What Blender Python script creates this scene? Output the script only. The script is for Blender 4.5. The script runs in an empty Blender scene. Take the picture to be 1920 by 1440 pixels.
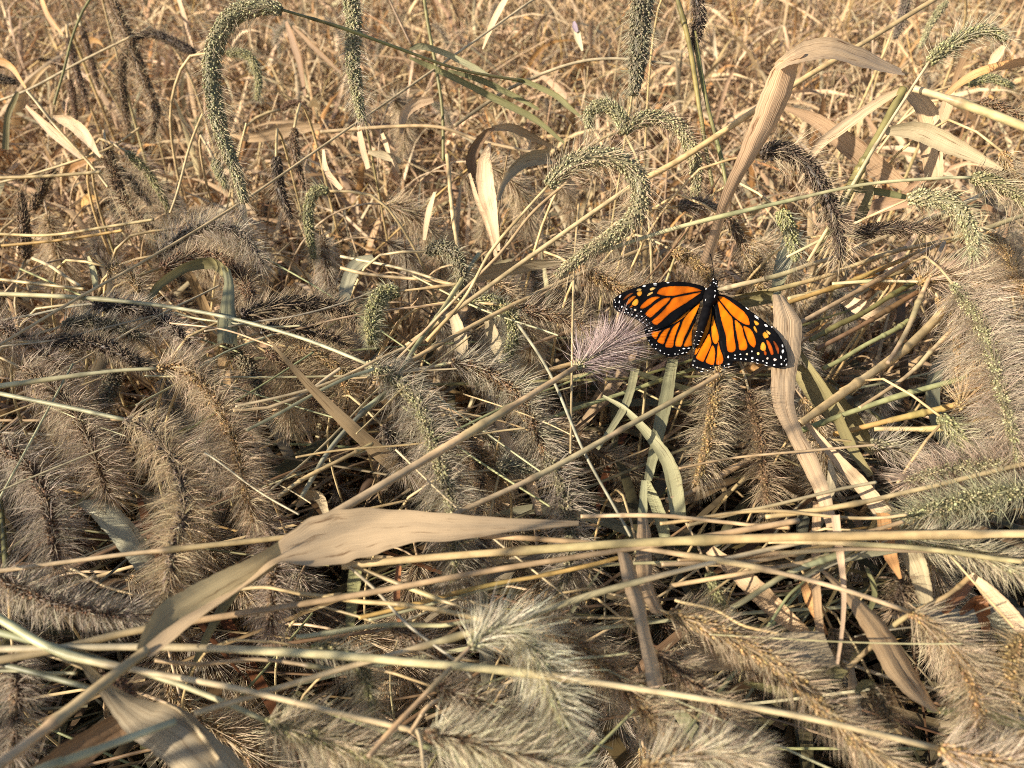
import bpy, math, random
import numpy as np
from mathutils import Vector
from mathutils.geometry import delaunay_2d_cdt

rng = np.random.RandomState(11)
random.seed(5)
scene = bpy.context.scene
COL = scene.collection

# ------------------------------------------------------------------ camera
PITCH = math.radians(40.0)
CAM = np.array([0.0, 0.0, 0.75])
FPX = 1450.0
cam_d = bpy.data.cameras.new('camera')
cam = bpy.data.objects.new('camera', cam_d)
COL.objects.link(cam)
cam.location = CAM
cam.rotation_euler = (math.pi / 2 - PITCH, 0, 0)
cam_d.sensor_width = 36.0
cam_d.lens = FPX / 1920.0 * 36.0
cam_d.clip_start = 0.01
cam_d.clip_end = 3000.0
cam_d.dof.use_dof = True
cam_d.dof.focus_distance = 0.44
cam_d.dof.aperture_fstop = 13.0
scene.camera = cam

# ------------------------------------------------------------------ daylight
SUN = np.array([-0.78, -0.42, 0.47])
SUN /= np.linalg.norm(SUN)
SUN_EL = math.asin(SUN[2])
SUN_AZ = math.atan2(SUN[0], SUN[1])
world = bpy.data.worlds.new('World')
scene.world = world
world.use_nodes = True
wn = world.node_tree
wn.nodes.clear()
sky = wn.nodes.new('ShaderNodeTexSky')
sky.sky_type = 'NISHITA'
sky.sun_disc = False
sky.sun_elevation = SUN_EL
sky.sun_rotation = SUN_AZ
sky.air_density = 1.0
sky.dust_density = 1.5
sky.ozone_density = 1.0
bg = wn.nodes.new('ShaderNodeBackground')
bg.inputs['Strength'].default_value = 0.08
wo = wn.nodes.new('ShaderNodeOutputWorld')
wn.links.new(sky.outputs[0], bg.inputs['Color'])
wn.links.new(bg.outputs[0], wo.inputs['Surface'])
sl = bpy.data.lights.new('sun', 'SUN')
sl.energy = 5.0
sl.angle = math.radians(0.5)
sl.color = (1.0, 0.895, 0.75)
so = bpy.data.objects.new('sun', sl)
COL.objects.link(so)
so.location = tuple(SUN * 20)
so.rotation_euler = Vector(tuple(SUN)).to_track_quat('Z', 'Y').to_euler()

scene.view_settings.view_transform = 'Standard'
scene.view_settings.look = 'None'
scene.view_settings.exposure = 0.95
scene.view_settings.gamma = 1.0
scene.view_settings.use_curve_mapping = False
scene.cycles.max_bounces = 8
scene.cycles.diffuse_bounces = 4
scene.cycles.transmission_bounces = 4
scene.cycles.transparent_max_bounces = 4
scene.cycles.use_denoising = False
scene.cycles.filter_width = 1.0

# ------------------------------------------------------------------ geometry helpers
SN, CS = math.sin(PITCH), math.cos(PITCH)
FWD = np.array([0, CS, -SN]); UPV = np.array([0, SN, CS]); RGT = np.array([1.0, 0, 0])
TOP = 0.27        # the lodged canopy lies this far under the camera

def P(x, y, d):
    return CAM + d * (FWD + RGT * (x - 960.0) / FPX + UPV * (720.0 - y) / FPX)

def lift_depth(y, lift):
    v = (720.0 - y) / FPX
    return (TOP - lift) / max(SN - v * CS, 0.12)

def Lf(a, b=None):            # heights above the canopy, in cm
    return ('L', a / 100.0, (a if b is None else b) / 100.0)

def Dp(a, b=None):            # distances along the view axis, in m
    return ('D', a, a if b is None else b)

def depth(k, t, y):
    if k[0] == 'T':
        return float(np.interp(t, np.linspace(0, 1, len(k[1])), k[1]))
    v = k[1] + (k[2] - k[1]) * t
    return lift_depth(y, v) if k[0] == 'L' else v

def catmull(pts, n):
    p = np.asarray(pts, float)
    if len(p) == 2:
        t = np.linspace(0, 1, n)[:, None]
        return p[0] * (1 - t) + p[1] * t
    q = np.vstack([2 * p[0] - p[1], p, 2 * p[-1] - p[-2]])
    seg = np.linspace(0, len(p) - 1 - 1e-9, n)
    i = seg.astype(int); f = (seg - i)[:, None]
    a, b, c, d = q[i], q[i + 1], q[i + 2], q[i + 3]
    return 0.5 * (2 * b + (c - a) * f + (2 * a - 5 * b + 4 * c - d) * f ** 2 + (3 * b - a - 3 * c + d) * f ** 3)

def resample(p, n):
    s = np.r_[0, np.cumsum(np.linalg.norm(np.diff(p, axis=0), axis=1))]
    u = np.linspace(0, s[-1], n)
    return np.stack([np.interp(u, s, p[:, j]) for j in range(p.shape[1])], 1), s[-1]

def px_path(pts, k, n=24):
    """pixel polyline + heights -> smooth world path"""
    p = catmull([q[:2] for q in pts], max(n * 2, 16))
    s = np.r_[0, np.cumsum(np.linalg.norm(np.diff(p, axis=0), axis=1))]
    s /= s[-1]
    w = np.array([P(a[0], a[1], depth(k, t, a[1])) for a, t in zip(p, s)])
    return resample(w, n)[0]

def unit(v):
    return v / np.maximum(np.linalg.norm(v, axis=-1, keepdims=True), 1e-12)

def frames(p):
    T = unit(np.gradient(p, axis=0))
    ref = np.array([0, 0, 1.0]) if abs(T[0][2]) < 0.9 else np.array([1.0, 0, 0])
    N = np.zeros_like(T)
    n = unit(np.cross(T[0], ref))
    for i in range(len(p)):
        n = unit(n - T[i] * np.dot(n, T[i]))
        N[i] = n
    return T, N, np.cross(T, N)

def mk_mesh(name, V, tris=None, quads=None, col=None, uv=None, smooth=True):
    me = bpy.data.meshes.new(name)
    V = np.asarray(V, np.float32)
    tris = np.zeros((0, 3), np.int32) if tris is None else np.asarray(tris, np.int32).reshape(-1, 3)
    quads = np.zeros((0, 4), np.int32) if quads is None else np.asarray(quads, np.int32).reshape(-1, 4)
    me.vertices.add(len(V)); me.vertices.foreach_set('co', V.ravel())
    loops = np.concatenate([tris.ravel(), quads.ravel()]).astype(np.int32)
    me.loops.add(len(loops)); me.loops.foreach_set('vertex_index', loops)
    st = np.concatenate([np.arange(len(tris)) * 3, len(tris) * 3 + np.arange(len(quads)) * 4]).astype(np.int32)
    me.polygons.add(len(st)); me.polygons.foreach_set('loop_start', st)
    if smooth:
        me.polygons.foreach_set('use_smooth', np.ones(len(st), bool))
    me.update(calc_edges=True)
    if col is not None:
        c = np.ones((len(V), 4), np.float32)
        c[:, :3] = np.clip(np.broadcast_to(np.asarray(col, np.float32), (len(V), 3)), 0.002, 0.95)
        at = me.attributes.new('col', 'FLOAT_COLOR', 'POINT')
        at.data.foreach_set('color', c.ravel())
    if uv is not None:
        l = me.uv_layers.new(name='uv')
        l.data.foreach_set('uv', np.asarray(uv, np.float32)[loops].ravel())
    return me

def link(name, me, mat=None, parent=None, loc=None):
    o = bpy.data.objects.new(name, me)
    COL.objects.link(o)
    if mat is not None and me is not None and not me.materials:
        me.materials.append(mat)
    if parent is not None:
        o.parent = parent
    if loc is not None:
        o.location = tuple(loc)
    return o

def tag(o, label=None, cat=None, group=None, kind=None):
    if label: o['label'] = label
    if cat: o['category'] = cat
    if group: o['group'] = group
    if kind: o['kind'] = kind
    return o

# ------------------------------------------------------------------ materials
def new_mat(name):
    m = bpy.data.materials.new(name); m.use_nodes = True
    nt = m.node_tree; nt.nodes.clear()
    return m, nt, (lambda t: nt.nodes.new(t)), nt.links.new

def tinted(nt, N, Lk):
    a = N('ShaderNodeAttribute'); a.attribute_name = 'col'
    oi = N('ShaderNodeObjectInfo')
    mx = N('ShaderNodeMix'); mx.data_type = 'RGBA'; mx.blend_type = 'MULTIPLY'; mx.inputs[0].default_value = 1.0
    Lk(a.outputs['Color'], mx.inputs[6]); Lk(oi.outputs['Color'], mx.inputs[7])
    return mx.outputs[2]

def mul(nt, N, Lk, c, fac_out, f=1.0):
    mx = N('ShaderNodeMix'); mx.data_type = 'RGBA'; mx.blend_type = 'MULTIPLY'; mx.inputs[0].default_value = f
    Lk(c, mx.inputs[6]); Lk(fac_out, mx.inputs[7])
    return mx.outputs[2]

def ramp(N, stops):
    r = N('ShaderNodeValToRGB')
    e = r.color_ramp.elements
    while len(e) < len(stops): e.new(0.5)
    for el, (p, c) in zip(e, stops):
        el.position = p; el.color = (c[0], c[1], c[2], 1) if hasattr(c, '__len__') else (c, c, c, 1)
    return r

def mat_plant(name, transl, rough, spec, streak=None, noise_scale=60.0, lo=0.72, hi=1.2, bump=0.0):
    m, nt, N, Lk = new_mat(name)
    c = tinted(nt, N, Lk)
    out = N('ShaderNodeOutputMaterial')
    h = None
    tc = N('ShaderNodeTexCoord')
    nz = N('ShaderNodeTexNoise'); nz.inputs['Scale'].default_value = noise_scale; nz.inputs['Detail'].default_value = 3
    Lk(tc.outputs['Object'], nz.inputs['Vector'])
    r = ramp(N, [(0.3, lo), (0.7, hi)])
    Lk(nz.outputs[0], r.inputs[0])
    c = mul(nt, N, Lk, c, r.outputs[0])
    if streak:
        mp = N('ShaderNodeMapping'); mp.inputs['Scale'].default_value = (26.0, 14.0, 1.0)
        Lk(tc.outputs['UV'], mp.inputs['Vector'])
        n2 = N('ShaderNodeTexNoise'); n2.inputs['Scale'].default_value = 1.0; n2.inputs['Detail'].default_value = 4; n2.inputs['Roughness'].default_value = 0.65
        Lk(mp.outputs[0], n2.inputs['Vector'])
        r2 = ramp(N, [(0.28, (0.66, 0.6, 0.54)), (0.5, (1.06, 1.05, 1.03)), (0.72, (1.3, 1.3, 1.28))])
        Lk(n2.outputs[0], r2.inputs[0])
        c = mul(nt, N, Lk, c, r2.outputs[0], streak)
        # weathered dark flecks that run with the veins
        mp3 = N('ShaderNodeMapping'); mp3.inputs['Scale'].default_value = (11.0, 34.0, 1.0)
        Lk(tc.outputs['UV'], mp3.inputs['Vector'])
        n3 = N('ShaderNodeTexNoise'); n3.inputs['Scale'].default_value = 1.0; n3.inputs['Detail'].default_value = 5; n3.inputs['Roughness'].default_value = 0.7
        Lk(mp3.outputs[0], n3.inputs['Vector'])
        r3 = ramp(N, [(0.34, (0.30, 0.22, 0.16)), (0.43, (1.0, 1.0, 1.0))])
        Lk(n3.outputs[0], r3.inputs[0])
        c = mul(nt, N, Lk, c, r3.outputs[0])
        # fine parallel veins
        mp4 = N('ShaderNodeMapping'); mp4.inputs['Scale'].default_value = (15.0, 0.6, 1.0)
        Lk(tc.outputs['UV'], mp4.inputs['Vector'])
        wv = N('ShaderNodeTexWave'); wv.wave_type = 'BANDS'; wv.bands_direction = 'X'; wv.inputs['Scale'].default_value = 0.42
        wv.inputs['Distortion'].default_value = 2.6; wv.inputs['Detail'].default_value = 2; wv.inputs['Detail Scale'].default_value = 1.5
        Lk(mp4.outputs[0], wv.inputs['Vector'])
        r4 = ramp(N, [(0.0, (0.86, 0.84, 0.80)), (0.3, (1.03, 1.03, 1.02)), (1.0, (1.06, 1.06, 1.06))])
        Lk(wv.outputs[0], r4.inputs[0])
        c = mul(nt, N, Lk, c, r4.outputs[0], streak)
        ad = N('ShaderNodeMath'); ad.operation = 'ADD'
        Lk(n2.outputs[0], ad.inputs[0]); Lk(wv.outputs[0], ad.inputs[1]); h = ad.outputs[0]
    pb = N('ShaderNodeBsdfPrincipled')
    pb.inputs['Roughness'].default_value = rough
    pb.inputs['Specular IOR Level'].default_value = spec
    Lk(c, pb.inputs['Base Color'])
    if bump and h is not None:
        bp = N('ShaderNodeBump'); bp.inputs['Strength'].default_value = bump; bp.inputs['Distance'].default_value = 0.0008
        Lk(h, bp.inputs['Height']); Lk(bp.outputs[0], pb.inputs['Normal'])
    if transl > 0:
        tb = N('ShaderNodeBsdfTranslucent'); Lk(c, tb.inputs['Color'])
        mx = N('ShaderNodeMixShader'); mx.inputs[0].default_value = transl
        Lk(pb.outputs[0], mx.inputs[1]); Lk(tb.outputs[0], mx.inputs[2]); Lk(mx.outputs[0], out.inputs[0])
    else:
        Lk(pb.outputs[0], out.inputs[0])
    return m

M_STRAW = mat_plant('straw', 0.08, 0.42, 0.35, None, 130.0, 0.62, 1.2)
M_LEAF = mat_plant('dry_leaf', 0.16, 0.5, 0.3, 1.0, 45.0, 0.85, 1.12, bump=0.14)
M_SMOOTH = mat_plant('smooth_dry_leaf', 0.2, 0.55, 0.25, 0.4, 40.0, 0.88, 1.1, bump=0.10)
M_SEED = mat_plant('seed', 0.0, 0.5, 0.3, None, 400.0, 0.7, 1.25)
M_BRISTLE = mat_plant('bristle', 0.45, 0.5, 0.2, None, 120.0, 0.85, 1.1)
M_BLADE = mat_plant('blade', 0.25, 0.55, 0.25, 1.0, 30.0, 0.7, 1.2)

def mat_ground():
    m, nt, N, Lk = new_mat('soil_and_litter')
    out = N('ShaderNodeOutputMaterial'); pb = N('ShaderNodeBsdfPrincipled')
    tc = N('ShaderNodeTexCoord')
    n1 = N('ShaderNodeTexNoise'); n1.inputs['Scale'].default_value = 35; n1.inputs['Detail'].default_value = 8; n1.inputs['Roughness'].default_value = 0.7
    Lk(tc.outputs['Object'], n1.inputs['Vector'])
    r = ramp(N, [(0.3, (0.07, 0.045, 0.026)), (0.5, (0.22, 0.15, 0.085)), (0.72, (0.42, 0.30, 0.17))])
    Lk(n1.outputs[0], r.inputs[0]); Lk(r.outputs[0], pb.inputs['Base Color'])
    pb.inputs['Roughness'].default_value = 0.95
    bp = N('ShaderNodeBump'); bp.inputs['Strength'].default_value = 0.8; bp.inputs['Distance'].default_value = 0.02
    Lk(n1.outputs[0], bp.inputs['Height']); Lk(bp.outputs[0], pb.inputs['Normal'])
    Lk(pb.outputs[0], out.inputs[0])
    return m

# ------------------------------------------------------------------ builders
def tube(path, rad, sides=6):
    n = len(path)
    T, N, B = frames(path)
    a = np.arange(sides) * 2 * math.pi / sides
    ring = N[:, None, :] * np.cos(a)[None, :, None] + B[:, None, :] * np.sin(a)[None, :, None]
    V = path[:, None, :] + ring * np.asarray(rad).reshape(-1, 1, 1)
    V = V.reshape(-1, 3)
    i = np.arange(n - 1)[:, None] * sides; j = np.arange(sides)[None, :]; j2 = (j + 1) % sides
    Q = np.stack([i + j, i + j2, i + sides + j2, i + sides + j], -1).reshape(-1, 4)
    V = np.vstack([V, path[:1], path[-1:]])
    jj = np.arange(sides); jn = (jj + 1) % sides
    t1 = np.stack([np.full(sides, n * sides), jn, jj], -1)
    b = (n - 1) * sides
    t2 = np.stack([np.full(sides, n * sides + 1), b + jj, b + jn], -1)
    return V, np.vstack([t1, t2]), Q

def stalk_geo(path, w0, w1, col, nodes=True, sides=7, r=None):
    """culm: tapering tube with swollen nodes and a tint that drifts along it"""
    r = r or rng
    n = len(path)
    t = np.linspace(0, 1, n)
    rad = w0 + (w1 - w0) * t
    c = np.ones((n, 3)) * np.asarray(col)
    ph = r.uniform(0, 6.28, 3)
    c *= (1 + 0.12 * np.sin(t * 9 + ph[0]) + 0.08 * np.sin(t * 23 + ph[1]))[:, None]
    c *= 1 + np.sin(t * 4 + ph[2])[:, None] * np.array([0.03, 0.0, -0.05])
    if nodes and n > 14:
        for q in r.uniform(0.1, 0.9, 2):
            sh = np.clip((t - q) / 0.01, 0, 1) * np.clip((q + r.uniform(.15, .35) - t) / 0.01, 0, 1)
            rad = rad * (1 + 0.14 * sh)
            c = c * (1 + sh[:, None] * (np.array([0.10, 0.06, 0.0]) if r.rand() < .5 else np.array([-0.14, -0.06, -0.10])))
            g = np.exp(-((t - q) / 0.012) ** 2)
            rad = rad * (1 + 0.35 * g)
            c *= (1 - 0.45 * g[:, None])
    V, T_, Q = tube(path, rad, sides)
    cv = np.repeat(c, sides, 0); cv = np.vstack([cv, c[:1], c[-1:]])
    return V, T_, Q, cv

def ribbon_geo(A, B, curl=0.15, K=6, col=(0.4, 0.3, 0.2), r=None, edge=0.9, wav=0.0, fold=0.0):
    """leaf blade between two edge curves; curl bows the cross-section, with a midrib crease"""
    r = r or rng
    n = len(A)
    u = np.linspace(0, 1, K + 1)
    tq = np.linspace(0, 1, n); pq = r.uniform(0, 6.28, 6)
    ea = 0.016 * np.sin(tq * 19 + pq[0]) + 0.011 * np.sin(tq * 43 + pq[1]) + 0.015 * np.sin(tq * 97 + pq[2])
    eb = 0.016 * np.sin(tq * 17 + pq[3]) + 0.011 * np.sin(tq * 47 + pq[4]) + 0.015 * np.sin(tq * 89 + pq[5])
    W0 = B - A
    A = A + W0 * ea[:, None]; B = B + W0 * eb[:, None]
    W = B - A
    mid = (A + B) / 2
    T = unit(np.gradient(mid, axis=0))
    nor = unit(np.cross(T, W))
    w = np.linalg.norm(W, axis=1)
    bow = np.sin(math.pi * u) * curl + fold * (1 - np.abs(2 * u - 1)) - 0.05 * np.exp(-((u - 0.5) / 0.09) ** 2)
    t = np.linspace(0, 1, n)
    ph = r.uniform(0, 6.28, 3)
    wv = wav * (np.sin(t * 14 + ph[0])[:, None] * (u - 0.5)[None, :] + 0.5 * np.sin(t * 31 + ph[1])[:, None] * (u - 0.5)[None, :] ** 2 * 2)
    V = A[:, None, :] + W[:, None, :] * u[None, :, None] + nor[:, None, :] * ((bow[None, :] + wv) * w[:, None])[:, :, None]
    s = np.r_[0, np.cumsum(np.linalg.norm(np.diff(mid, axis=0), axis=1))]
    off = r.uniform(0, 50)
    uv = np.stack([np.broadcast_to(u[None, :] + off, (n, K + 1)), np.broadcast_to(s[:, None] + off, (n, K + 1))], -1).reshape(-1, 2)
    i = np.arange(n - 1)[:, None] * (K + 1); j = np.arange(K)[None, :]
    Q = np.stack([i + j, i + j + 1, i + K + 2 + j, i + K + 1 + j], -1).reshape(-1, 4)
    c = np.ones((n, K + 1, 3)) * np.asarray(col)
    c *= 1 + 0.10 * np.sin(t * 5 + ph[2])[:, None, None]
    em = 1 - (1 - edge) * np.abs(2 * u - 1) ** 6
    c *= em[None, :, None]
    return V.reshape(-1, 3), Q, c.reshape(-1, 3), uv

SEED_V = np.array([[0, 0, 1.0]] + [[math.cos(a), math.sin(a), -0.1] for a in np.arange(5) * 1.2566] + [[0, 0, -0.9]])
SEED_T = np.array([[0, 1 + i, 1 + (i + 1) % 5] for i in range(5)] + [[6, 1 + (i + 1) % 5, 1 + i] for i in range(5)])

def head_geo(path, rc, fuzz, scol, bcol, r, dens=1.0, sdens=1.0, bw=0.00016, seed_len=0.0024):
    M = 40
    p, L = resample(path, M)
    T, N, B = frames(p)
    tt = np.linspace(0, 1, M)
    def prof(t):
        return (0.6 + 0.4 * np.clip(t / 0.10, 0, 1)) * (1 - 0.62 * np.clip(t, 0, 1) ** 3.2)
    # rachis and packed husks
    V, Tr, Q = tube(p, rc * 0.74 * prof(tt) + 0.0002, 8)
    core = (V, Tr, Q, np.ones((len(V), 3)) * np.asarray(scol) * 0.5)  # core darkened to paint shade into the gaps between seeds
    def at(t):
        f = np.clip(t, 0, 0.9999) * (M - 1); i = f.astype(int); f = (f - i)[:, None]
        g = lambda X: X[i] * (1 - f) + X[i + 1] * f
        return g(p), unit(g(T)), unit(g(N)), unit(g(B))
    # seeds
    ns = int(np.clip(L * rc * 2 * math.pi / (0.0000022) * sdens * (0.0021 / seed_len) ** 2, 60, 1300))
    k = np.arange(ns)
    t = np.clip((k + r.uniform(-0.4, 0.4, ns)) / ns, 0, 1)
    ph = k * 2.399963 + r.uniform(-0.35, 0.35, ns)
    c, tg, nn, bb = at(t)
    rad = nn * np.cos(ph)[:, None] + bb * np.sin(ph)[:, None]
    pos = c + rad * (rc * prof(t) * r.uniform(0.78, 1.06, ns))[:, None]
    ax = unit(tg * 0.8 + rad * 0.75 + r.normal(0, 0.22, (ns, 3)))
    s1 = unit(np.cross(ax, r.normal(0, 1, (ns, 3)))); s2 = np.cross(ax, s1)
    sl_ = seed_len * 0.5 * r.uniform(0.75, 1.2, ns); sw_ = sl_ * r.uniform(0.45, 0.66, ns)
    SV = pos[:, None, :] + (s1[:, None, :] * SEED_V[None, :, 0:1] + s2[:, None, :] * SEED_V[None, :, 1:2]) * sw_[:, None, None] + ax[:, None, :] * SEED_V[None, :, 2:3] * sl_[:, None, None]
    ST = (SEED_T[None] + (k * 7)[:, None, None]).reshape(-1, 3)
    sc = np.asarray(scol) * r.uniform(0.55, 1.35, (ns, 1)) * r.uniform(0.92, 1.08, (ns, 3))
    seeds = (SV.reshape(-1, 3), ST, np.repeat(sc, 7, 0))
    # bristles
    nb = int(np.clip(L * 16000 * dens, 60, 3200))
    t = r.uniform(0.0, 1.0, nb) ** 0.95
    ph = r.uniform(0, 2 * math.pi, nb)
    c, tg, nn, bb = at(t)
    rad = nn * np.cos(ph)[:, None] + bb * np.sin(ph)[:, None]
    al = np.radians(np.clip(r.normal(57, 9, nb), 30, 82) - 26 * np.clip((t - 0.75) / 0.25, 0, 1) ** 1.5)
    lf = r.uniform(0, 6.28, 3)
    al = al + 0.16 * np.sin(t * 38 + 2 * ph + lf[0]) + 0.10 * np.sin(t * 71 - 3 * ph + lf[1])
    d0 = unit(tg * np.cos(al)[:, None] + rad * np.sin(al)[:, None] + r.normal(0, 0.05, (nb, 3)))
    ln = fuzz / 0.84 * r.uniform(0.7, 1.12, nb) * (0.75 + 0.25 * np.clip(t / 0.12, 0, 1)) * (1 - 0.25 * np.clip((t - 0.8) / 0.2, 0, 1))
    ln = ln * (1 + 0.14 * np.sin(t * 17 + ph + lf[2]))
    root = c + rad * (rc * 0.55 * prof(t))[:, None]
    ln = ln + rc * 0.4
    d1 = unit(d0 + tg * 0.16 + r.normal(0, 0.04, (nb, 3)) + np.array([0, 0, -0.03]))
    side = unit(np.cross(d0, r.normal(0, 1, (nb, 3)))) * (bw * r.uniform(0.7, 1.2, nb))[:, None]
    m = root + d0 * (ln * 0.55)[:, None]
    tip = m + d1 * (ln * 0.45)[:, None]
    BV = np.stack([root - side, root + side, m + side * 0.8, m - side * 0.8, tip], 1).reshape(-1, 3)
    o = np.arange(nb) * 5
    BQ = np.stack([o, o + 1, o + 2, o + 3], -1); BT = np.stack([o + 3, o + 2, o + 4], -1)
    bc = np.asarray(bcol) * r.uniform(0.6, 1.35, (nb, 1)) * r.uniform(0.94, 1.06, (nb, 3))
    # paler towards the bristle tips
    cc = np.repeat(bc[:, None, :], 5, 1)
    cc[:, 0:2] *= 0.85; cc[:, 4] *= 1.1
    return core, seeds, (BV, BT, BQ, cc.reshape(-1, 3))

# ------------------------------------------------------------------ palettes (albedo)
SC = dict(cream=(.37, .335, .185), green=(.33, .305, .145), pale=(.37, .335, .185), brown=(.20, .125, .065), dark=(.085, .06, .04),
          gold=(.38, .25, .11), grey=(.2, .16, .115), slate=(.215, .185, .11), rust=(.20, .118, .066))
BC = dict(tan=(.62, .50, .335), grey=(.58, .49, .37), gold=(.64, .48, .27), green=(.56, .52, .34), pink=(.64, .52, .385),
          purple=(.60, .49, .435), brown=(.49, .375, .24), cream=(.70, .61, .43), dark=(.39, .31, .22), slate=(.46, .43, .31), silk=(.78, .71, .53))
WC = dict(straw=(.58, .43, .22), tan=(.50, .35, .20), pale=(.56, .44, .255), green=(.36, .36, .17), mint=(.46, .42, .24),
          pink=(.55, .395, .225), olive=(.21, .19, .075), grey=(.42, .355, .235), gold=(.55, .36, .13), brown=(.26, .16, .085), bluish=(.42, .385, .255))
LC = dict(tan=(.53, .37, .22), bright=(.62, .45, .28), pink=(.58, .43, .275), apricot=(.56, .405, .245), orange=(.48, .27, .11), brown=(.27, .17, .09), olive=(.25, .215, .10),
          green=(.20, .195, .09), greygreen=(.31, .30, .175), grey=(.42, .345, .22), gold=(.53, .375, .20), rust=(.30, .135, .06), pale=(.56, .47, .30), bluegrey=(.37, .35, .235),
          fold=(.42, .345, .19))

# ------------------------------------------------------------------ ground
g = 60
xs = np.concatenate([-np.geomspace(900, 4, 14), np.linspace(-3, 3, g), np.geomspace(4, 900, 14)])
ys = np.concatenate([-np.geomspace(900, 2, 12), np.linspace(-1, 6, g), np.geomspace(7, 900, 16)])
X, Y = np.meshgrid(xs, ys)
near = np.exp(-((X / 6) ** 2 + ((Y - 2) / 6) ** 2))
Z = near * (0.012 * np.sin(X * 9) * np.cos(Y * 7) + 0.008 * np.sin(X * 23 + Y * 17))
V = np.stack([X, Y, Z], -1).reshape(-1, 3)
nx, ny = len(xs), len(ys)
i = np.arange(ny - 1)[:, None] * nx; j = np.arange(nx - 1)[None, :]
Q = np.stack([i + j, i + j + 1, i + nx + j + 1, i + nx + j], -1).reshape(-1, 4)
tag(link('ground', mk_mesh('ground', V, None, Q), mat_ground()), kind='structure')

# ------------------------------------------------------------------ things traced from the photograph
def var(c, amt=0.08):
    return np.asarray(c) * rng.uniform(1 - amt, 1 + amt) * rng.uniform(0.98, 1.02, 3)

def build_foxtail(path, rc, fuzz, scol, bcol, stem, srad, stemcol, label, group, dens=1.0, bw=0.00016, sdens=1.0, seed_len=0.0024):
    base = stem[-1].copy()
    root = link('foxtail', None, loc=base); tag(root, label, 'foxtail grass', group)
    V, T_, Q, c = stalk_geo(stem - base, srad[0], srad[1], stemcol, nodes=len(stem) > 14)
    link('stem', mk_mesh('stem', V, T_, Q, c), M_STRAW, root)
    core, seeds, br = head_geo(path - base, rc, fuzz, scol, bcol, rng, dens, sdens, bw, seed_len)
    h = link('seed_head', mk_mesh('seed_head', core[0], core[1], core[2], core[3]), M_SEED, root)
    s = link('seeds', mk_mesh('seeds', seeds[0], seeds[1], None, seeds[2]), M_SEED, h); s['kind'] = 'stuff'
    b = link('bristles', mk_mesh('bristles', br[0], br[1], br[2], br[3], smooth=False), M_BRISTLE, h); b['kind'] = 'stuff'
    return root

def off_frame(p):
    return p[0] < 8 or p[0] > 1912 or p[1] < 8 or p[1] > 1432

HEADS = 0
def H(label, pts, rc, fuzz, k, sc, bc, stem=None, sw=6, sk=None, st='straw', dens=1.0, group=None):
    global HEADS
    upper = k[0] == 'D'
    if upper: dens *= 1.0; fuzz *= 1.12
    else: rc *= rng.uniform(1.1, 1.35); dens *= rng.uniform(.75, 1.1)
    HEADS += 1
    path = px_path(pts, k, 40)
    dm = depth(k, 0.5, pts[len(pts) // 2][1])
    if stem:
        sk = sk or (k[0], k[1], k[1])
        sp = px_path([pts[0]] + stem, sk, 30)
        sp[0] = path[0]
        e = unit(sp[-1] - sp[-2])
        if off_frame(stem[-1]):
            sp = np.vstack([sp, sp[-1] + e * 0.05, sp[-1] + e * 0.10])
        sp = resample(catmull(sp, 60), 34)[0]
    else:
        T0 = unit(path[0] - path[2]); T0h = unit(T0 * np.array([1, 1, 0.3]))
        b = path[0]
        z = b[2]
        sp = np.array([b, b + T0h * 0.02, b + T0h * 0.045 + [0, 0, -0.012], b + T0h * 0.075 + [0, 0, -0.09], b + T0h * 0.085 + [rng.uniform(-.02, .02), rng.uniform(0, .03), -0.6 * z], [b[0] + T0h[0] * .09, b[1] + T0h[1] * .09 + .02, 0.0]])
        sp = resample(catmull(sp, 60), 34)[0]
    d0 = depth(k, 0, pts[0][1])
    r0 = sw * 0.5 * d0 / FPX
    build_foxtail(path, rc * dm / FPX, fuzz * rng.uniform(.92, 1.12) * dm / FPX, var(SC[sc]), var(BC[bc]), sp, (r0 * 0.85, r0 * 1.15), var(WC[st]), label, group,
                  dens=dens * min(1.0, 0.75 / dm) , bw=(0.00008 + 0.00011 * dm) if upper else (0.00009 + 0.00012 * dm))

def W(label, pts, w, k, col, w2=None, group=None, ext=(1, 1), name='straw_stalk', cat='grass stalk'):
    p = px_path(pts, k, 30)
    if off_frame(pts[0]):
        e = unit(p[0] - p[1]); p = np.vstack([p[0] + e * 0.10, p[0] + e * 0.05, p])
    if off_frame(pts[-1]):
        e = unit(p[-1] - p[-2]); p = np.vstack([p, p[-1] + e * 0.05, p[-1] + e * 0.10])
    p = resample(catmull(p, 120), 100)[0]
    t = np.linspace(0, 1, len(p))
    p = p + unit(rng.normal(0, 1, 3)) * (0.0012 * np.sin(t * rng.uniform(5, 9) + rng.uniform(0, 6)))[:, None]
    if len(pts) < 6 and w >= 7:
        for kq in rng.uniform(.15, .85, 2):
            p = p + rng.normal(0, 0.0011, 3) * np.minimum(t / kq, (1 - t) / (1 - kq))[:, None]
    r0 = w * 0.5 * depth(k, 0, pts[0][1]) / FPX
    r1 = (w2 or w * 0.9) * 0.5 * depth(k, 1, pts[-1][1]) / FPX
    base = p[0].copy()
    V, T_, Q, c = stalk_geo(p - base, r0, r1, var(WC[col]), nodes=w >= 8)
    return tag(link(name, mk_mesh(name, V, T_, Q, c), M_STRAW, None, base), label, cat, group)

def leaf_obj(label, A, B, col, curl, wav=0.02, fold=0.0, group=None, name='dry_leaf', mat=None, K=8):
    base = ((A[0] + B[0]) / 2).copy()
    V, Q, c, uv = ribbon_geo(A - base, B - base, curl, K, var(LC[col], 0.05), edge=0.8, wav=wav, fold=fold)
    return tag(link(name, mk_mesh(name, V, None, Q, c, uv), mat or M_LEAF, None, base), label, 'leaf', group)

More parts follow.
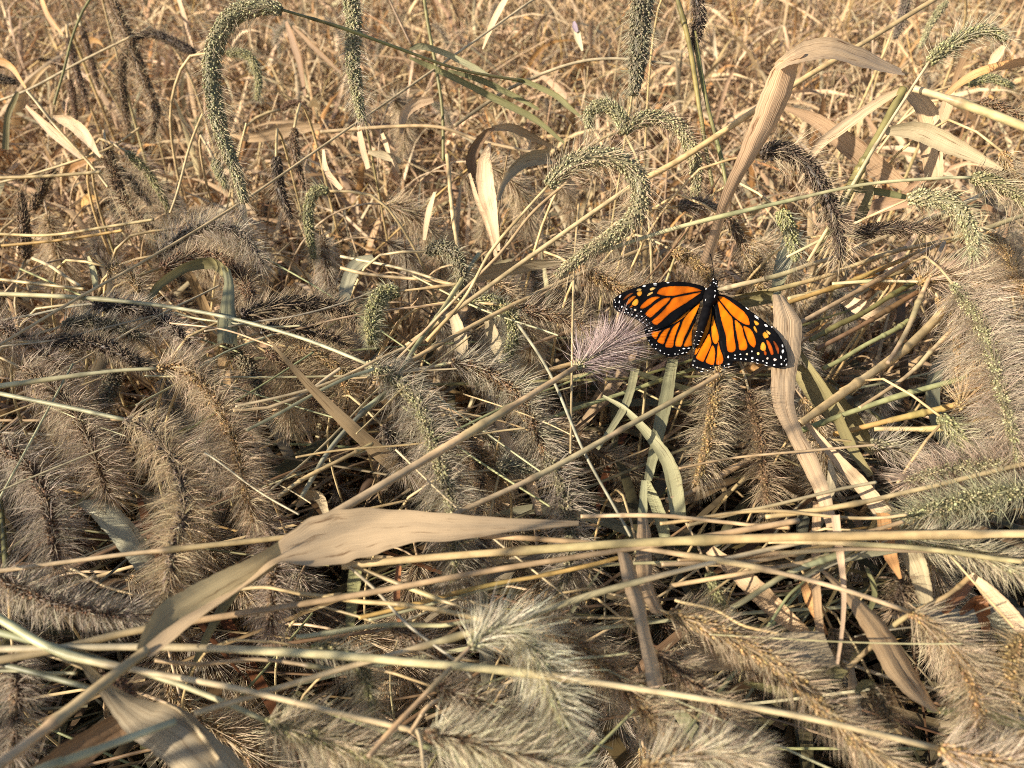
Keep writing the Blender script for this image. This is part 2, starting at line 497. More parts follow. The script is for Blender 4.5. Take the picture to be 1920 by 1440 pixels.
def E(label, rows, k, col, dd=(0, 0), curl=0.12, wav=0.02, fold=0.0, n=46, mat=None):
    """leaf from paired edge points; dd = how much deeper edge b lies than edge a (m), start to end"""
    q = catmull([r[:4] for r in rows], n)
    t = np.linspace(0, 1, n)
    A = np.array([P(a[0], a[1], depth(k, s, (a[1] + a[3]) / 2) - (dd[0] + (dd[1] - dd[0]) * s) / 2) for a, s in zip(q, t)])
    B = np.array([P(a[2], a[3], depth(k, s, (a[1] + a[3]) / 2) + (dd[0] + (dd[1] - dd[0]) * s) / 2) for a, s in zip(q, t)])
    return leaf_obj(label, A, B, col, curl, wav, fold, mat=mat)

def C(label, pts, k, col, tilt=(0.5, 0.5), curl=0.12, wav=0.02, n=40, name='dry_leaf'):
    """leaf from a centre line of (x, y, width)"""
    q = catmull(pts, n); t = np.linspace(0, 1, n)
    c = np.array([P(a[0], a[1], depth(k, s, a[1])) for a, s in zip(q, t)])
    dp = np.array([depth(k, s, a[1]) for a, s in zip(q, t)])
    d2 = np.gradient(q[:, :2], axis=0); d2 = unit(d2)
    per = np.stack([-d2[:, 1], d2[:, 0]], 1)
    side = per[:, :1] * RGT + (-per[:, 1:]) * UPV
    ti = (tilt[0] + (tilt[1] - tilt[0]) * t)[:, None]
    side = (side + FWD * ti) * (np.maximum(q[:, 2], 1.0) * 0.5 * dp / FPX)[:, None]
    return leaf_obj(label, c - side, c + side, col, curl, wav, name=name)

# ---- foxtail heads: upper left
H('tall green foxtail head bent like a crook, top left', [(528,18),(490,12),(450,22),(418,52),(401,95),(396,140),(402,190),(412,240),(430,290),(447,335),(459,380)], 17, 30, Dp(.47,.46), 'pale', 'tan', [(640,52),(740,88),(860,130),(980,152)], 6, Dp(.47,.56), 'olive', 0.37)
H('long grey-brown foxtail head slanting across the upper left corner', [(205,-10),(235,55),(258,115),(275,160),(293,205),(285,258)], 11, 22, Dp(.8,.78), 'brown', 'tan', dens=0.37)
H('short dark foxtail head lying level beside the slanting grey-brown head', [(365,100),(315,74),(280,63),(250,72)], 9, 14, Dp(.8), 'dark', 'brown', [(385,120),(420,150)], 4, Dp(.8,.85), 'brown', 0.37)
H('brown foxtail head hanging straight below the short dark level head', [(243,80),(228,130),(232,190),(241,245)], 9, 15, Dp(.86), 'brown', 'brown', dens=0.37)
H('thin brown foxtail head, leftmost of a hanging trio at upper left', [(128,72),(140,120),(155,170),(166,208)], 7, 10, Dp(1.0), 'rust', 'brown', dens=0.31)
H('thin brown foxtail head, middle one of a hanging trio at upper left', [(152,50),(170,110),(186,168)], 6, 9, Dp(1.05), 'brown', 'brown', dens=0.31)
H('stubby brown foxtail head under the hanging trio at upper left', [(130,150),(138,190),(143,228)], 6, 9, Dp(1.0), 'rust', 'brown', dens=0.31)
H('dark foxtail head with a fuzzy lower end beside pale paired heads', [(200,275),(213,325),(238,385),(268,418),(310,445)], 10, 26, Dp(.66,.6), 'brown', 'tan', dens=0.50)
H('pale fuzzy foxtail head, upper of a slanting pair at left', [(238,285),(272,318),(300,360),(318,400)], 8, 28, Dp(.64), 'green', 'tan', dens=0.50)
H('pale fuzzy foxtail head, lower of a slanting pair at left', [(220,312),(250,345),(282,385)], 8, 28, Dp(.66), 'grey', 'tan', dens=0.50)
H('small dark curled foxtail head leaning right near the left edge', [(60,392),(78,360),(86,335),(105,318)], 9, 12, Dp(.66), 'brown', 'brown', dens=0.37)
H('upright dark foxtail head near the left edge under the curled one', [(48,485),(46,440),(42,395),(38,362)], 11, 14, Dp(.62), 'brown', 'brown', dens=0.37)
H('little dark green foxtail head arching behind the tall crook', [(425,100),(455,100),(475,115),(485,150),(482,188)], 8, 14, Dp(.72), 'green', 'green', dens=0.37)
H('dark fuzzy foxtail head hanging left of the long diagonal straw', [(518,295),(524,350),(545,412)], 10, 18, Dp(.6), 'dark', 'tan', dens=0.43)
H('narrow brown foxtail head hanging above the long diagonal straw', [(552,240),(553,280),(570,360)], 8, 14, Dp(.68), 'brown', 'tan', dens=0.37)
H('pale green foxtail head curled over under the long diagonal straw', [(615,358),(592,358),(580,385),(580,430),(588,485)], 10, 16, Dp(.58), 'green', 'green', dens=0.43)
H('grey fuzzy foxtail head arching over at the left, whitest of its neighbours', [(296,478),(340,445),(388,424),(435,430),(468,455),(492,495)], 9, 40, Dp(.53,.5), 'grey', 'grey', dens=0.68)
H('dark foxtail head tip poking in at the left edge, high up', [(-25,148),(0,148),(28,154)], 9, 10, Dp(.8), 'dark', 'brown', dens=0.37)
H('small grey-green foxtail tuft beside the tip of the tall crook', [(402,300),(412,325),(425,352)], 9, 14, Dp(.6), 'green', 'green', dens=0.43)
H('tiny brown foxtail arch right of the tall crook', [(528,205),(545,194),(562,194),(578,206)], 6, 8, Dp(.85), 'rust', 'brown', dens=0.31)
# ---- upper middle and right
H('pale cream foxtail head hanging from the top edge, left of centre', [(653,-30),(663,40),(661,110),(668,165),(678,225)], 15, 26, Dp(.52,.5), 'cream', 'cream', dens=0.43)
H('stout grey-green foxtail head hanging from the top edge, right of centre', [(1208,-30),(1201,40),(1197,100),(1188,178)], 20, 26, Dp(.43), 'slate', 'green', dens=0.43)
H('small green foxtail head curled tight, left of the arched pair', [(1172,252),(1165,222),(1143,200),(1118,200),(1102,218),(1104,240)], 13, 20, Dp(.5), 'cream', 'green', dens=0.50)
H('green foxtail head arching right then hanging, behind the big hook', [(1176,242),(1202,224),(1240,222),(1276,242),(1300,290),(1306,345),(1298,392)], 14, 24, Dp(.5,.5), 'cream', 'tan', dens=0.50)
H('large green foxtail head curved into a hook above the butterfly', [(1028,348),(1062,314),(1112,293),(1162,300),(1195,332),(1202,372),(1186,412),(1148,444),(1100,474),(1042,518)], 19, 38, Dp(.43,.43), 'cream', 'tan', [(985,395),(920,472),(870,560),(800,640)], 6, Dp(.43,.43), 'straw', 0.46)
H('small dark green foxtail head drooping at centre, left of the hook', [(800,472),(830,464),(855,478),(866,515),(862,558)], 14, 18, Dp(.5,.48), 'slate', 'green', dens=0.50)
H('green feathery foxtail head leaning right above the broken leaf joint', [(1742,116),(1770,92),(1808,68),(1850,56),(1888,74)], 13, 26, Dp(.44), 'green', 'green', [(1700,180),(1640,275),(1560,415),(1515,490)], 6, Dp(.44,.45), 'pale', 0.50)
H('fuzzy tan foxtail head at the right edge, ending the green straw', [(1822,333),(1860,340),(1900,360),(1940,395)], 13, 34, Dp(.43), 'green', 'tan', [(1760,334),(1620,346),(1480,376),(1280,424),(1120,474)], 7, Dp(.43,.44), 'mint', 0.56)
H('plump cream-green foxtail head bending down at far right, under the green straw', [(1702,374),(1738,370),(1785,384),(1816,420),(1826,478)], 16, 26, Dp(.44,.42), 'cream', 'green', [(1600,420),(1475,482)], 5, Dp(.44,.46), 'pale', 0.50)
H('big dark foxtail head arching down right of the curled leaf', [(1424,290),(1452,280),(1492,292),(1526,325),(1552,372),(1570,430),(1576,485)], 17, 36, Dp(.46,.44), 'dark', 'tan', dens=0.50)
H('dark level foxtail head lying above the bundle of straws', [(1600,442),(1640,431),(1690,426),(1755,432)], 13, 22, Dp(.47,.45), 'dark', 'brown', dens=0.50)
H('dark foxtail head hanging from the top edge beside two olive stems', [(1306,-15),(1312,40),(1296,95)], 12, 22, Dp(.52), 'dark', 'tan', dens=0.43)
H('small pale foxtail head hanging from the top edge, upper right', [(1702,-10),(1692,30),(1678,72)], 9, 12, Dp(.75), 'grey', 'tan', dens=0.37)
H('thin pale foxtail head leaning left above the feathery green one', [(1775,2),(1745,45),(1725,90)], 7, 10, Dp(.75), 'cream', 'tan', dens=0.37)
H('faint green foxtail head behind orange leaf at the right edge', [(1815,158),(1855,146),(1900,162)], 8, 12, Dp(.62), 'green', 'green', dens=0.37)
H('yellow-brown foxtail head lying at the right edge above the grey leaf', [(1838,192),(1875,200),(1918,222)], 9, 12, Dp(.55), 'brown', 'tan', dens=0.37)
H('blue-green fuzzy foxtail head under the dark arching head', [(1462,395),(1480,430),(1492,490)], 14, 28, Dp(.47), 'green', 'slate', dens=0.50)
H('grey foxtail head behind the foot of the curled leaf', [(1272,388),(1310,382),(1350,392)], 11, 18, Dp(.49), 'grey', 'grey', dens=0.43)
H('fuzzy brown foxtail head right of the foot of the curled leaf', [(1362,410),(1385,440),(1400,485)], 10, 24, Dp(.47), 'brown', 'tan', dens=0.43)
# ---- middle left
H('golden-backed foxtail head arching down, largest at middle left', [(296,691),(338,688),(382,722),(415,772),(440,832),(456,900),(476,980)], 10, 62, Lf(1.6,.3), 'gold', 'tan', [(200,697),(0,724)], 8, Lf(1.6,2), 'mint', 1.25)
H('bushy grey foxtail head with fawn shoulder, left of the golden-backed one', [(236,787),(275,804),(312,842),(337,892),(346,960),(328,1015),(318,1080),(312,1135)], 11, 64, Lf(1.4,.4), 'grey', 'tan', [(120,762),(0,738)], 9, Lf(1.4,2), 'mint', 1.25)
H('pinkish grey foxtail head drooping beside the left edge', [(40,690),(80,712),(122,752),(155,802),(180,862),(203,930)], 9, 55, Lf(.4,-.3), 'brown', 'pink', dens=1.2)
H('rusty-cored foxtail head drooping at the left edge', [(-15,828),(48,868),(85,930),(100,1010),(106,1065)], 10, 58, Lf(.4,-.4), 'rust', 'grey', dens=1.2)
H('dark seedy foxtail head bent over under the mint-green straw', [(175,572),(238,575),(290,592),(330,622),(362,655)], 12, 28, Lf(1.,.3), 'dark', 'grey')
H('grey combed foxtail head below the dark seedy one', [(118,612),(162,602),(222,616),(268,634)], 10, 30, Lf(.6,.3), 'slate', 'grey')
H('black-seeded foxtail head lying level near the left edge', [(92,640),(150,640),(205,652),(250,676),(282,690)], 12, 22, Lf(1.,.6), 'dark', 'dark')
H('long dark foxtail head arching level left of centre', [(452,592),(510,575),(570,568),(638,580),(680,606)], 13, 26, Lf(.8,.2), 'dark', 'brown')
H('second dark foxtail head just below the long level arch', [(488,626),(548,615),(602,625),(648,648)], 12, 26, Lf(.4,0), 'dark', 'brown')
H('shadowy green foxtail head behind the golden-backed one', [(425,645),(468,690),(488,745)], 12, 30, Lf(-.5,-1.2), 'slate', 'brown')
H('short black-green foxtail tuft hanging left of the golden-backed head', [(214,700),(204,735),(196,768)], 13, 18, Lf(-.3,-.8), 'slate', 'dark')
H('grey hairy foxtail head sweeping in from the left edge', [(-30,610),(20,622),(70,655),(115,692)], 9, 45, Lf(.8,.4), 'brown', 'grey')
H('purple-brown foxtail head arching behind the green curled leaf', [(305,502),(370,482),(432,498),(462,538),(472,575)], 12, 32, Lf(.2,0), 'rust', 'tan')
H('fawn fuzzy foxtail head above the purple-brown arch', [(330,430),(400,425),(455,455),(485,520)], 10, 34, Lf(-.4,-.4), 'brown', 'tan')
H('fawn foxtail head peeping out under the left diagonal straw', [(200,500),(235,510),(262,545)], 9, 30, Lf(.3,.1), 'gold', 'tan')
H('brown foxtail head filling the gap under the two dark arches', [(500,660),(545,690),(580,730),(592,780)], 9, 46, Lf(-.4,-1), 'rust', 'brown')
H('fawn foxtail head left of the small pale green head', [(560,655),(600,668),(640,700),(655,745)], 9, 44, Lf(-.2,-.8), 'gold', 'brown')
# ---- middle
H('small pale green foxtail head hooked down at centre', [(748,546),(718,552),(700,585),(695,642)], 13, 20, Lf(.8,.5), 'green', 'green', [(800,540),(860,532)], 5, Lf(.8,.8), 'straw')
H('blue-green foxtail head curling down right of centre', [(880,566),(925,566),(958,592),(962,635),(944,685)], 12, 22, Lf(.2,0), 'green', 'slate')
H('bushy foxtail head with cream seedy shoulder left of centre', [(690,683),(738,710),(780,752),(803,805),(820,855),(838,905),(848,965),(852,1030),(852,1090)], 12, 60, Lf(1.3,.2), 'cream', 'grey', [(640,662),(560,632),(430,596),(300,573),(150,558),(0,551)], 8, Lf(1.3,2.2), 'mint', 1.3)
H('grey bushy foxtail head arching right of the cream-shouldered one', [(848,680),(890,688),(938,714),(976,752),(1002,802),(1022,856)], 10, 52, Lf(.6,-.2), 'brown', 'grey', [(800,690),(755,700)], 6, Lf(.6,.3), 'pale', 1.2)
H('dark shaggy foxtail head hanging right of the wide folded leaf', [(1022,850),(1052,905),(1068,980),(1072,1045),(1045,1120)], 11, 55, Lf(-.2,-.8), 'slate', 'grey', dens=1.2)
H('purple-tinted foxtail head beside the left wing of the butterfly', [(1080,688),(1112,668),(1142,648),(1172,632)], 9, 62, Lf(1.3,1.4), 'cream', 'purple', [(980,750),(840,836),(640,955),(560,1000)], 12, Lf(1.8,2.6), 'pink', 1.7)
H('brown fuzzy foxtail head lying left of the purple one', [(975,580),(1028,590),(1072,602),(1108,622)], 10, 40, Lf(.3,.2), 'brown', 'tan')
H('fawn foxtail head nestled above the left wing of the butterfly', [(1080,500),(1130,526),(1178,545),(1230,548)], 10, 46, Lf(.2,0), 'gold', 'tan')
H('fawn seedy foxtail head just above the body of the butterfly', [(1262,470),(1300,490),(1325,512),(1340,540)], 11, 38, Lf(.2,0), 'gold', 'tan')
H('tan foxtail head right of the butterfly antennae', [(1402,470),(1420,500),(1425,540)], 11, 32, Lf(-.1,-.4), 'gold', 'tan')
H('dark side head half hidden under the cream-shouldered foxtail', [(718,800),(748,835),(762,885)], 10, 42, Lf(-.4,-1), 'dark', 'grey')
H('sunlit gold foxtail tip deep between two bushy heads', [(900,845),(925,880),(938,925)], 8, 30, Lf(-1,-1.4), 'gold', 'gold')
H('brown foxtail head in shade right of the cream-shouldered one', [(862,800),(890,850),(900,920),(895,985)], 9, 45, Lf(-.8,-1.2), 'brown', 'brown')
H('dark green foxtail tuft in front of the shaggy hanging head', [(930,880),(965,875),(1000,882)], 11, 22, Lf(-.6,-.6), 'slate', 'slate')
# ---- right
H('pale shaggy foxtail head hanging down the right edge', [(1788,535),(1828,590),(1856,650),(1874,720),(1893,790),(1912,870)], 11, 84, Lf(2.6,1.4), 'cream', 'pink', dens=1.5)
H('tan bushy foxtail head above the shaggy right-edge one', [(1722,528),(1765,520),(1815,525),(1870,545)], 10, 58, Lf(1.4,1.2), 'gold', 'tan', [(1640,527),(1560,532)], 6, Lf(1.4,.6), 'pale', 1.2)
H('golden foxtail head tucked behind the shaggy right-edge one', [(1795,765),(1825,735),(1858,705),(1890,690)], 9, 42, Lf(.9,.9), 'gold', 'gold')
H('green foxtail head poking out left of the shaggy right-edge one', [(1762,780),(1788,806),(1812,842)], 10, 36, Lf(1.2,.6), 'green', 'green')
H('dim grey foxtail head in the hollow right of the long tan leaf', [(1632,832),(1675,838),(1722,856)], 10, 36, Lf(-.4,-.6), 'slate', 'grey')
H('purplish foxtail head at right above the thick yellow straw, upper', [(1915,872),(1850,872),(1775,882),(1700,902)], 11, 50, Lf(1.0,.6), 'cream', 'pink', dens=1.2)
H('greenish purple foxtail head at right above the thick yellow straw, lower', [(1930,918),(1840,930),(1760,952),(1690,972)], 12, 54, Lf(1.3,.9), 'cream', 'green', dens=1.2)
H('straw-coloured foxtail head just under the thick yellow straw', [(1700,1010),(1770,1020),(1850,1045),(1930,1082)], 11, 48, Lf(1.2,1.4), 'cream', 'cream', dens=1.2)
H('golden brown foxtail head hanging under the butterfly', [(1348,690),(1342,740),(1334,800),(1322,856),(1305,908)], 10, 50, Lf(.4,-.4), 'gold', 'tan', dens=1.2)
H('darker foxtail head hanging right of the golden brown one', [(1405,735),(1420,790),(1430,860),(1440,945)], 9, 42, Lf(-.2,-.8), 'brown', 'brown')
H('tan foxtail head spilling over the right edge, high', [(1880,285),(1900,330),(1930,350)], 10, 40, Dp(.44), 'gold', 'tan')
H('tan fuzzy foxtail head at the right edge below the plump green one', [(1850,440),(1885,470),(1905,520),(1930,560)], 10, 60, Lf(1.6,1.6), 'gold', 'tan')
H('tan fuzzy foxtail head against the right edge behind the shaggy one', [(1905,590),(1918,650),(1935,720)], 9, 55, Lf(1.2,1.0), 'gold', 'tan')
H('tan foxtail head low at the right edge beside the shaggy one', [(1760,560),(1790,610),(1800,660),(1795,700)], 9, 46, Lf(.9,.5), 'gold', 'pink')
# ---- lower left
H('brown-grey foxtail head combed to the right at lower left edge', [(-20,1075),(55,1112),(125,1138),(195,1150),(262,1152)], 9, 52, Lf(1.,.8), 'rust', 'grey', dens=1.25)
H('drooping grey foxtail head at the lower left edge', [(25,1225),(32,1290),(30,1345),(22,1420)], 9, 54, Lf(.4,0), 'brown', 'grey', dens=1.2)
H('dark foxtail head hanging under the twisted part of the wide folded leaf', [(498,965),(510,1040),(512,1110),(505,1190)], 10, 52, Lf(-.1,-.4), 'brown', 'grey', dens=1.2)
H('small brown foxtail head shaded behind the thick pale stem', [(195,1270),(235,1290),(262,1335)], 9, 45, Lf(.1,-.3), 'rust', 'brown')
H('green-tinged foxtail head low left under the straight straws', [(585,1215),(640,1225),(682,1262),(700,1335)], 10, 48, Lf(.4,.2), 'green', 'slate', dens=1.2)
H('large cream-green foxtail head at the bottom edge, left of centre', [(500,1352),(555,1372),(630,1394),(700,1420),(760,1450)], 13, 74, Lf(1.6,1.2), 'green', 'cream', [(400,1308),(310,1274),(210,1244),(110,1215),(0,1186)], 12, Lf(1.8,3.), 'mint', 1.5)
H('blurred fawn foxtail head at the bottom centre, nearest the camera', [(800,1375),(860,1386),(930,1404),(1000,1424),(1080,1450)], 12, 80, Lf(2.4,2.4), 'brown', 'cream', [(735,1360),(640,1338),(440,1290),(250,1255),(110,1222),(0,1160)], 13, Lf(2.6,3.2), 'pale', 1.6)
H('pale silky foxtail head with a bright round base at bottom centre', [(882,1212),(925,1180),(975,1190),(1012,1240),(1035,1300),(1062,1370)], 11, 74, Lf(3.0,2.2), 'cream', 'silk', [(850,1246),(795,1304),(735,1368),(690,1420)], 9, Lf(3.0,2.6), 'tan', 1.9)
H('seedy brown foxtail head running down from the silky pale one', [(1005,1172),(1055,1192),(1110,1230),(1155,1270),(1200,1320),(1245,1380),(1270,1425)], 12, 54, Lf(.8,1.), 'gold', 'tan', dens=1.3)
H('dark foxtail head in shade left of the silky pale one', [(738,1180),(790,1200),(830,1240),(850,1300)], 10, 48, Lf(-.2,-.3), 'brown', 'grey')
H('shaggy grey foxtail head under the silky pale one', [(820,1290),(880,1310),(940,1350),(980,1410)], 10, 62, Lf(.9,1.), 'brown', 'grey', dens=1.2)
H('grey hanging foxtail head under the wide folded leaf, right end', [(915,985),(905,1030),(880,1080),(870,1120)], 9, 46, Lf(-.6,-.8), 'brown', 'grey')
H('sunlit foxtail head behind two dangling leaves at bottom right', [(1196,1030),(1206,1075),(1198,1120),(1180,1165)], 9, 42, Lf(-.2,-.4), 'cream', 'tan')
# ---- lower right
H('long tan foxtail head drooping at lower right, pinkish at its base', [(1708,1148),(1752,1180),(1795,1226),(1824,1285),(1838,1340),(1832,1395)], 11, 68, Lf(1.3,.8), 'gold', 'tan', [(1573,1103),(1413,1063),(1280,1040),(1160,1023),(1000,1010),(900,1005)], 10, Lf(2.4,2.2), 'tan', 1.5)
H('very long seedy foxtail head slanting across the lower right', [(1255,1150),(1330,1176),(1400,1210),(1460,1250),(1515,1298),(1565,1350),(1620,1398),(1690,1445)], 13, 52, Lf(.9,1.), 'gold', 'tan', dens=1.25)
H('brown foxtail head slanting parallel below the very long one', [(1235,1225),(1290,1275),(1345,1328),(1390,1380),(1430,1440)], 11, 52, Lf(.6,.8), 'brown', 'tan', dens=1.2)
H('pale blurred foxtail head at the bottom edge below the slanting pair', [(1210,1440),(1280,1415),(1350,1412),(1420,1430)], 12, 60, Lf(2.2,2.2), 'gold', 'cream', dens=1.4)
H('fawn foxtail head in the bottom right corner at the end of a long straw', [(1762,1404),(1810,1418),(1870,1428),(1940,1440)], 12, 62, Lf(2.,2.), 'gold', 'pink', [(1547,1353),(1413,1327),(1280,1304),(973,1260),(750,1240),(640,1229),(317,1213),(0,1217)], 13, Lf(2.8,3.), 'pale', 1.5)
H('golden foxtail head at the right edge, lower right', [(1930,1190),(1900,1225),(1896,1275),(1905,1320)], 10, 44, Lf(1.2,1.), 'gold', 'gold', dens=1.2)
H('tiny green foxtail head in the dark gap at lower right', [(1330,1075),(1342,1105),(1355,1140)], 10, 18, Lf(-.6,-.8), 'green', 'green')
H('shaded foxtail head behind the bright streaky leaf at lower right', [(1640,1285),(1658,1320),(1668,1365)], 10, 40, Lf(-.4,-.4), 'slate', 'brown')
H('dark foxtail tuft behind the base of the drooping tan head', [(1700,1075),(1690,1110),(1680,1150)], 9, 36, Lf(0,-.3), 'dark', 'brown')
H('small foxtail head lost in shade between the tan strip and slanting head', [(1560,1180),(1575,1215),(1580,1250)], 8, 30, Lf(-.8,-1), 'slate', 'grey')

# ---- straw stalks
W('long thin grey straw running diagonally from top centre to left edge', [(1010,-8),(997,0),(850,102),(640,249),(455,380),(290,482),(150,560),(0,648)], 4.5, Dp(.6,.42), 'pale', 5.5)
W('thick yellow straw slanting from the upper right behind the curled leaf', [(1760,-5),(1620,80),(1480,164),(1280,296),(1180,352),(1000,478),(850,586),(760,650)], 10, Dp(.52,.45), 'straw')
W('second thin stem beside the stem of the big hook', [(1068,342),(1000,400),(940,470),(850,560),(760,660),(640,792)], 6, Dp(.45,.43), 'tan')
W('bent pale straw crossing behind the green blades, top centre', [(850,236),(910,195),(970,160),(1070,120),(1150,110),(1260,120)], 7, Dp(.6,.62), 'pale', 5)
W('upright olive straw behind the diagonal straw, top centre', [(795,-10),(808,90),(826,200),(830,300)], 7, Dp(.66), 'olive')
W('leaning brown straw left of the upright olive one', [(728,-5),(750,40),(772,86)], 5, Dp(.72), 'brown')
W('pale weathered straw lying level in the upper middle', [(600,246),(720,238),(830,242),(910,268),(1010,288)], 7, Dp(.64,.64), 'pink')
W('upright yellow straw below the level weathered one', [(838,290),(848,360),(858,440),(866,520)], 8, Dp(.62,.58), 'straw')
W('left one of two olive stems hanging from the top edge', [(1262,-10),(1290,100),(1318,250),(1338,350)], 8, Dp(.52,.5), 'olive')
W('right one of two olive stems hanging from the top edge', [(1302,60),(1328,190),(1350,290),(1362,350)], 8, Dp(.52,.5), 'olive')
W('broad olive-yellow stem under the broken leaf joint', [(1694,166),(1640,262),(1610,322),(1572,402),(1530,470)], 16, Dp(.455,.46), 'olive', 13)
W('pale sheath stem running right from the broken leaf joint', [(1712,164),(1780,186),(1840,210),(1930,246)], 13, Dp(.45,.43), 'pale')
W('thin straw leaning behind the two olive stems', [(1350,330),(1290,430),(1180,560)], 4, Dp(.5,.48), 'brown')
W('thin bright straw tilted up beside the tall crook', [(380,212),(350,300),(318,398)], 5, Dp(.6), 'straw')
W('yellow straw slanting down through the leaves at far upper left', [(48,170),(110,240),(160,300),(205,352)], 6, Dp(.62), 'straw')
W('pale straw rising across the upper left corner', [(-10,190),(60,165),(150,118),(250,66)], 5, Dp(.78), 'pale')
W('level straw near the left edge below the slanting yellow one', [(-10,330),(90,328),(190,322)], 7, Dp(.62), 'straw')
W('olive hooked stem curving over in the upper left corner', [(172,-8),(150,28),(132,75),(118,140),(104,196)], 5, Dp(.75), 'olive')
W('straw rising right from the left edge above the curled head', [(-10,345),(90,318),(200,280),(260,240)], 5, Dp(.65), 'straw')
W('yellow straw lying under the fawn heads at left', [(-10,438),(90,440),(200,425),(290,412)], 6, Dp(.58), 'straw')
W('yellow straw just below the level one at the left edge', [(-10,462),(110,450),(230,432)], 6, Dp(.57), 'gold')
W('mint straw ending in a shadow under the golden-backed head', [(640,690),(560,735),(440,768)], 7, Lf(1.9), 'pale')
W('pale straw, uppermost of three meeting the golden-backed head', [(760,652),(640,708),(540,738),(440,766)], 6, Lf(2.1,2.), 'pale')
W('pale straw, lowest of three meeting the golden-backed head', [(700,690),(640,716),(540,772),(462,806)], 7, Lf(2.1,2.1), 'mint')
W('short yellow straw sticking up from the shade left of centre', [(518,932),(580,895),(650,856),(700,832)], 8, Lf(.4,.6), 'straw')
W('bluish stem joint rising from the shade left of centre', [(560,935),(610,870),(640,830),(690,770),(730,730)], 10, Lf(0,.3), 'bluish')
W('thin straw slanting in at the left edge below the level arch', [(-10,600),(60,590),(140,576),(210,570)], 5, Lf(1.), 'grey')
W('bright straw lying at the left edge beside a short slanting one', [(-10,524),(60,532),(160,541)], 7, Lf(.5), 'straw')
W('short slanting straw above the bright one at the left edge', [(62,484),(105,510),(150,536)], 7, Lf(.5), 'pale')
W('thin straw crossing under the black-seeded head', [(-10,652),(90,640),(170,620),(290,590)], 4, Lf(1.2), 'grey')
W('thin straw crossing the lower part of the golden-backed head', [(380,850),(450,895),(560,965)], 4, Lf(1.8,1.4), 'grey')
W('pale straw crossing below the long level dark arch', [(380,620),(480,605),(560,592),(660,560),(740,530)], 4, Lf(1.0), 'grey')
W('long tan straw rising from the folded leaf to the hind wing', [(820,985),(870,956),(1000,895),(1120,832),(1280,742),(1345,702)], 11, Lf(1.8,1.0), 'pink', 9)
W('upright thin yellow stem left of the purple foxtail', [(1085,380),(1078,480),(1074,600),(1071,760),(1070,850)], 5, Lf(1.6,1.0), 'straw')
W('thin grey stem slanting down through the centre', [(970,610),(1040,720),(1100,850),(1140,930),(1180,1010)], 6, Lf(1.2,1.0), 'bluish')
W('straw fanning left from beneath the butterfly, upper', [(1290,600),(1150,652),(1000,700),(900,730)], 8, Lf(-.5,-.8), 'straw')
W('straw fanning left from beneath the butterfly, lower', [(1300,650),(1150,690),(1030,715),(930,745)], 8, Lf(-.8,-1.), 'mint')
W('green straw under the fan of straws left of the butterfly', [(1310,690),(1180,730),(1060,770),(960,810)], 8, Lf(-1.4,-1.6), 'green')
W('yellow straw crossing the middle left of the butterfly', [(1230,455),(1080,520),(960,578),(800,660),(700,716)], 8, Lf(.6,.8), 'straw')
W('mint straw crossing beside the yellow one at centre', [(900,478),(850,560),(790,640),(740,718)], 9, Lf(.7,.8), 'mint')
W('short yellow straw ending at the drooping dark green head', [(640,500),(740,520),(850,534)], 7, Lf(0,.1), 'straw')
W('pale straw running level into the pale green hooked head', [(640,478),(720,498),(860,536)], 6, Lf(-.3,-.2), 'pale')
W('brown straw behind the purple head, slanting up', [(900,690),(1010,640),(1130,590)], 7, Lf(-.2,-.2), 'tan')
for lab, a, b, w, c, kk in [
    ('topmost straw of the bundle fanning right of the butterfly', (1340,548), (1590,478), 9, 'pale', (.6,1.2)),
    ('second straw of the bundle fanning right of the butterfly', (1300,575), (1700,466), 9, 'straw', (.4,1.2)),
    ('tan straw crossing the fan of straws right of the butterfly', (1500,605), (1760,455), 9, 'tan', (.8,1.4)),
    ('yellow straw under the tan one in the fan right of the butterfly', (1450,580), (1850,425), 9, 'gold', (.2,1.0)),
    ('pale straw ending at the tan bushy head in the fan', (1480,560), (1880,455), 8, 'straw', (-.2,.8)),
    ('dark green straw low in the fan right of the butterfly', (1520,640), (1720,530), 10, 'olive', (-.4,.2)),
    ('brown straw low in the fan right of the butterfly', (1530,655), (1770,520), 9, 'brown', (-.6,.2)),
    ('green straw shaded beneath the fan right of the butterfly', (1540,690), (1700,600), 9, 'green', (-1.2,-.6)),
    ('bright yellow straw ending at the right edge above the fan', (1640,480), (1930,400), 8, 'straw', (.4,1.2)),
    ('cream straw near the right edge, second above the fan', (1600,470), (1925,330), 8, 'pale', (.2,1.2))]:
    W(lab, [a, ((a[0]+b[0])/2, (a[1]+b[1])/2 + 5), b], w, Lf(*kk), c)
W('thick yellow-green stem with a pale joint right of the butterfly', [(1790,548),(1750,598),(1700,650),(1652,690),(1570,748),(1500,795)], 17, Lf(1.3,.2), 'straw', 14)
W('tan straw dropping steeply onto the yellow-green stem joint', [(1770,455),(1740,540),(1705,615),(1665,682)], 9, Lf(1.8,1.2), 'tan')
W('thin pinkish straw below the yellow-green stem', [(1815,592),(1740,650),(1680,705),(1610,765)], 8, Lf(1.2,0), 'pink')
W('olive straw slanting to the right below the pinkish one', [(1830,702),(1700,738),(1580,778),(1490,812)], 11, Lf(.6,-.6), 'green')
W('amber straw ending at the golden tucked head', [(1830,742),(1750,764),(1640,792),(1560,815)], 11, Lf(.4,-1), 'gold')
W('yellow straw below the amber one', [(1870,776),(1760,797),(1640,808)], 10, Lf(.6,-1.), 'straw')
W('long straw rising to the right above the thick yellow straw', [(1915,856),(1720,905),(1600,936),(1440,966)], 10, Lf(2.,1.6), 'straw')
